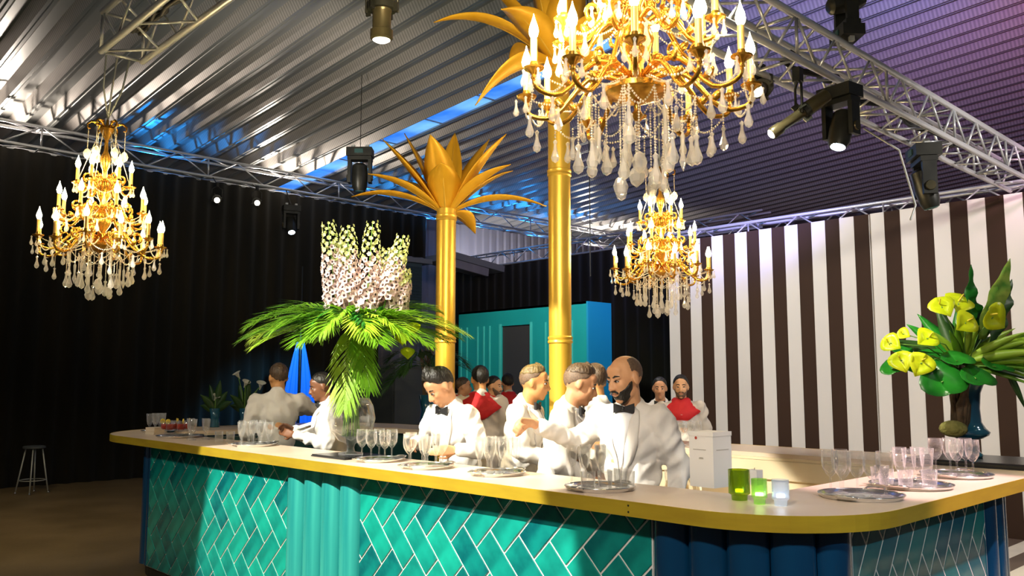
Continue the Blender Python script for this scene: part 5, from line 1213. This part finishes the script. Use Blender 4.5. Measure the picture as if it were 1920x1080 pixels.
        cb.lathe([(0.078 * s, -0.02), (0.076 * s, 0.0), (0.070 * s, 0.045 * s), (0.066 * s, 0.045 * s), (0.070 * s, 0.0)], 22, n0, Mx, False); cb.build('collar', 'shirt_white', body, True)
        bt = n0 + ax * 0.02 * s + fw * 0.082 * s; tl = Rl @ Vector((0, 1, 0))
        wb = MB()
        for q in (-1, 1):
            o = len(wb.v)
            for (yy, zz, dd) in ((0.006, 0.010, .010), (0.006, -0.010, .010), (0.062, 0.027, .0), (0.062, -0.027, .0)):
                for f in (-1, 1): wb.v.append(bt + tl * q * yy * s + UPV * zz * s + fw * (dd + f * 0.008) * s)
            for f in ((0, 4, 6, 2), (1, 3, 7, 5), (0, 1, 5, 4), (2, 6, 7, 3), (4, 5, 7, 6), (0, 2, 3, 1)): wb.face([o + i for i in f])
        wb.ell(bt + fw * 0.012 * s, (0.013 * s, 0.012 * s, 0.013 * s), 10, 8); wb.build('bow_tie', 'bow_black', body)
    else:
        sc = MB(); N = 28
        for j, (rr, zz, oy) in enumerate(((0.066, 1.535, 0), (0.085, 1.520, 0), (0.098, 1.490, 0), (0.150, 1.455, .02), (0.190, 1.415, .03), (0.150, 1.40, .0))):
            for i in range(N):
                a = 2 * pi * i / N; pt = 1.0 + (0.0 if j < 3 else -0.10 * abs(cos(a)) ** 0.5 * 0); fy = 1.0 + (0.10 if j > 2 else 0)
                zz2 = zz - (0.085 * max(0, abs(cos(a)) - 0.35) if j in (3, 4, 5) else 0) - (0.05 * (abs(cos(a)) ** 6) if j in (4, 5) else 0)
                sc.v.append(U((rr * cos(a) * 0.86 - 0.015, rr * sin(a) * fy, zz2)))
        for j in range(5):
            for i in range(N): a = j * N + i; b_ = j * N + (i + 1) % N; sc.face((a, b_, b_ + N, a + N))
        o = sc.build('scarf', 'scarf_red', body, True); thick(o, 0.012)
    return body


def L2(px, py, yaw, wx, wy, wz):
    """world point to a person's local frame"""
    v = Matrix.Rotation(-radians(yaw), 3, 'Z') @ Vector((wx - px, wy - py, 0)); return (v.x, v.y, wz)
# bald bartender reaching towards the flutes
px, py, yw, Hh = 3.93, 3.12, 192.0, 1.80; k = 1.78 / Hh
def LW(wx, wy, wz, px, py, yw, H): q = L2(px, py, yw, wx, wy, wz); r_ = 1.78 / H; return (q[0] * r_, q[1] * r_, q[2] * r_)
person('bald bearded bartender in a white jacket and black bow tie reaching for a flute', px, py, Hh, yw, 6, -22, 10, 4,
       {'R': (LW(3.86, 3.46, 1.29, px, py, yw, Hh), LW(3.53, 3.53, 1.41, px, py, yw, Hh)), 'L': (LW(4.02, 2.86, 1.14, px, py, yw, Hh), LW(3.86, 2.84, 0.92, px, py, yw, Hh))}, 'skin_tan', 'hair_stubble', 'bald', 'full', 'jacket', 0.0065,
       {'R': (Vector(L2(0, 0, yw, -0.9, 0.25, 0.05)), Vector(L2(0, 0, yw, 0.15, -0.6, -0.6)), 1.25)}, headscale=1.06)
px, py, yw, Hh = 3.98, 4.66, 178.0, 1.78
person('stooping young bartender with dark tousled hair looking down at his tray', px, py, Hh, yw, 17, -12, 30, 0,
       {'R': (LW(3.85, 4.98, 1.22, px, py, yw, Hh), LW(3.72, 4.90, 1.22, px, py, yw, Hh)), 'L': (LW(3.86, 4.36, 1.20, px, py, yw, Hh), LW(3.70, 4.42, 1.20, px, py, yw, Hh))}, 'skin_pale', 'hair_black', 'quiff', None, 'jacket', 0.009, headscale=1.05)
person('bartender with pale quiff lit yellow, turned to the right', 4.25, 4.41, 1.78, -62, 8, 10, 4, 0, {'R': ((0.10, -0.26, 1.18), (0.30, -0.16, 1.12)), 'L': ((0.05, 0.25, 1.16), (0.28, 0.12, 1.10))}, 'skin_warm', 'hair_light', 'fade', None, 'jacket', 0.010)
person('bartender with brown cropped hair in profile looking down to the right', 3.98, 3.80, 1.78, -58, 12, 14, 14, 0, {'R': ((0.08, -0.25, 1.16), (0.25, -0.12, 1.06)), 'L': ((0.08, 0.25, 1.16), (0.27, 0.10, 1.06))}, 'skin_pale', 'hair_brown', 'fade', None, 'jacket', 0.009, headscale=1.04)
person('bartender with his back turned beside the bald man', 4.58, 3.94, 1.78, 62, 4, 8, 6, 0, None, 'skin_warm', 'hair_brown', 'short', None, 'jacket', 0.012)
person('bartender with tousled hair bending behind the tall gold column', 5.18, 4.68, 1.71, 150, 10, 0, 26, 0, None, 'skin_warm', 'hair_light', 'quiff', None, 'jacket', 0.012)
person('bartender with his back turned at the left of the bar', 3.97, 7.36, 1.82, 66, 4, 14, 4, 0, {'R': ((0.14, -0.33, 1.36), (0.30, -0.12, 1.34)), 'L': ((-0.02, 0.27, 1.16), (0.16, 0.2, 0.98))}, 'skin_warm', 'hair_brown', 'short', None, 'jacket', 0.012, headscale=1.06)
px, py, yw, Hh = 4.12, 6.62, 150.0, 1.74
person('dark skinned bartender half hidden by the palm vase pouring a drink', px, py, Hh, yw, 8, 8, 12, 0, {'R': ((0.10, -0.27, 1.16), (0.36, -0.06, 1.26)), 'L': ((0.06, 0.27, 1.14), (0.34, 0.10, 1.22))}, 'skin_dark', 'hair_black', 'short', None, 'jacket', 0.009)
person('waiter in a red scarf with his back turned before the teal booth', 5.22, 5.92, 1.80, 50, 2, 12, 0, 0, None, 'skin_warm', 'hair_black', 'short', None, 'red', 0.013)
person('bearded waiter in a red scarf facing right before the teal booth', 6.95, 7.68, 1.72, -78, 2, 10, 4, 0, None, 'skin_tan', 'hair_black', 'short', 'short', 'red', 0.013)
person('waiter in a red scarf by the dark doorway of the teal booth', 7.56, 8.02, 1.76, 60, 2, 0, 0, 0, None, 'skin_pale', 'hair_black', 'short', None, 'red', 0.013)
person('waiter seen small at the left edge of the teal booth', 7.18, 8.53, 1.71, -60, 2, 20, 0, 0, None, 'skin_pale', 'hair_brown', 'short', None, 'red', 0.014)
person('waiter with a black bow tie holding a glass before the striped wall', 7.55, 5.62, 1.70, 212, 2, 4, 4, 0, {'R': ((0.06, -0.26, 1.14), (0.26, -0.06, 1.22))}, 'skin_pale', 'hair_black', 'short', None, 'jacket', 0.012)
person('waiter in a red scarf and cream tunic facing the camera by the striped wall', 7.25, 5.14, 1.72, 216, 1, 0, 2, 0, None, 'skin_tan', 'hair_black', 'short', 'short', 'red', 0.012)
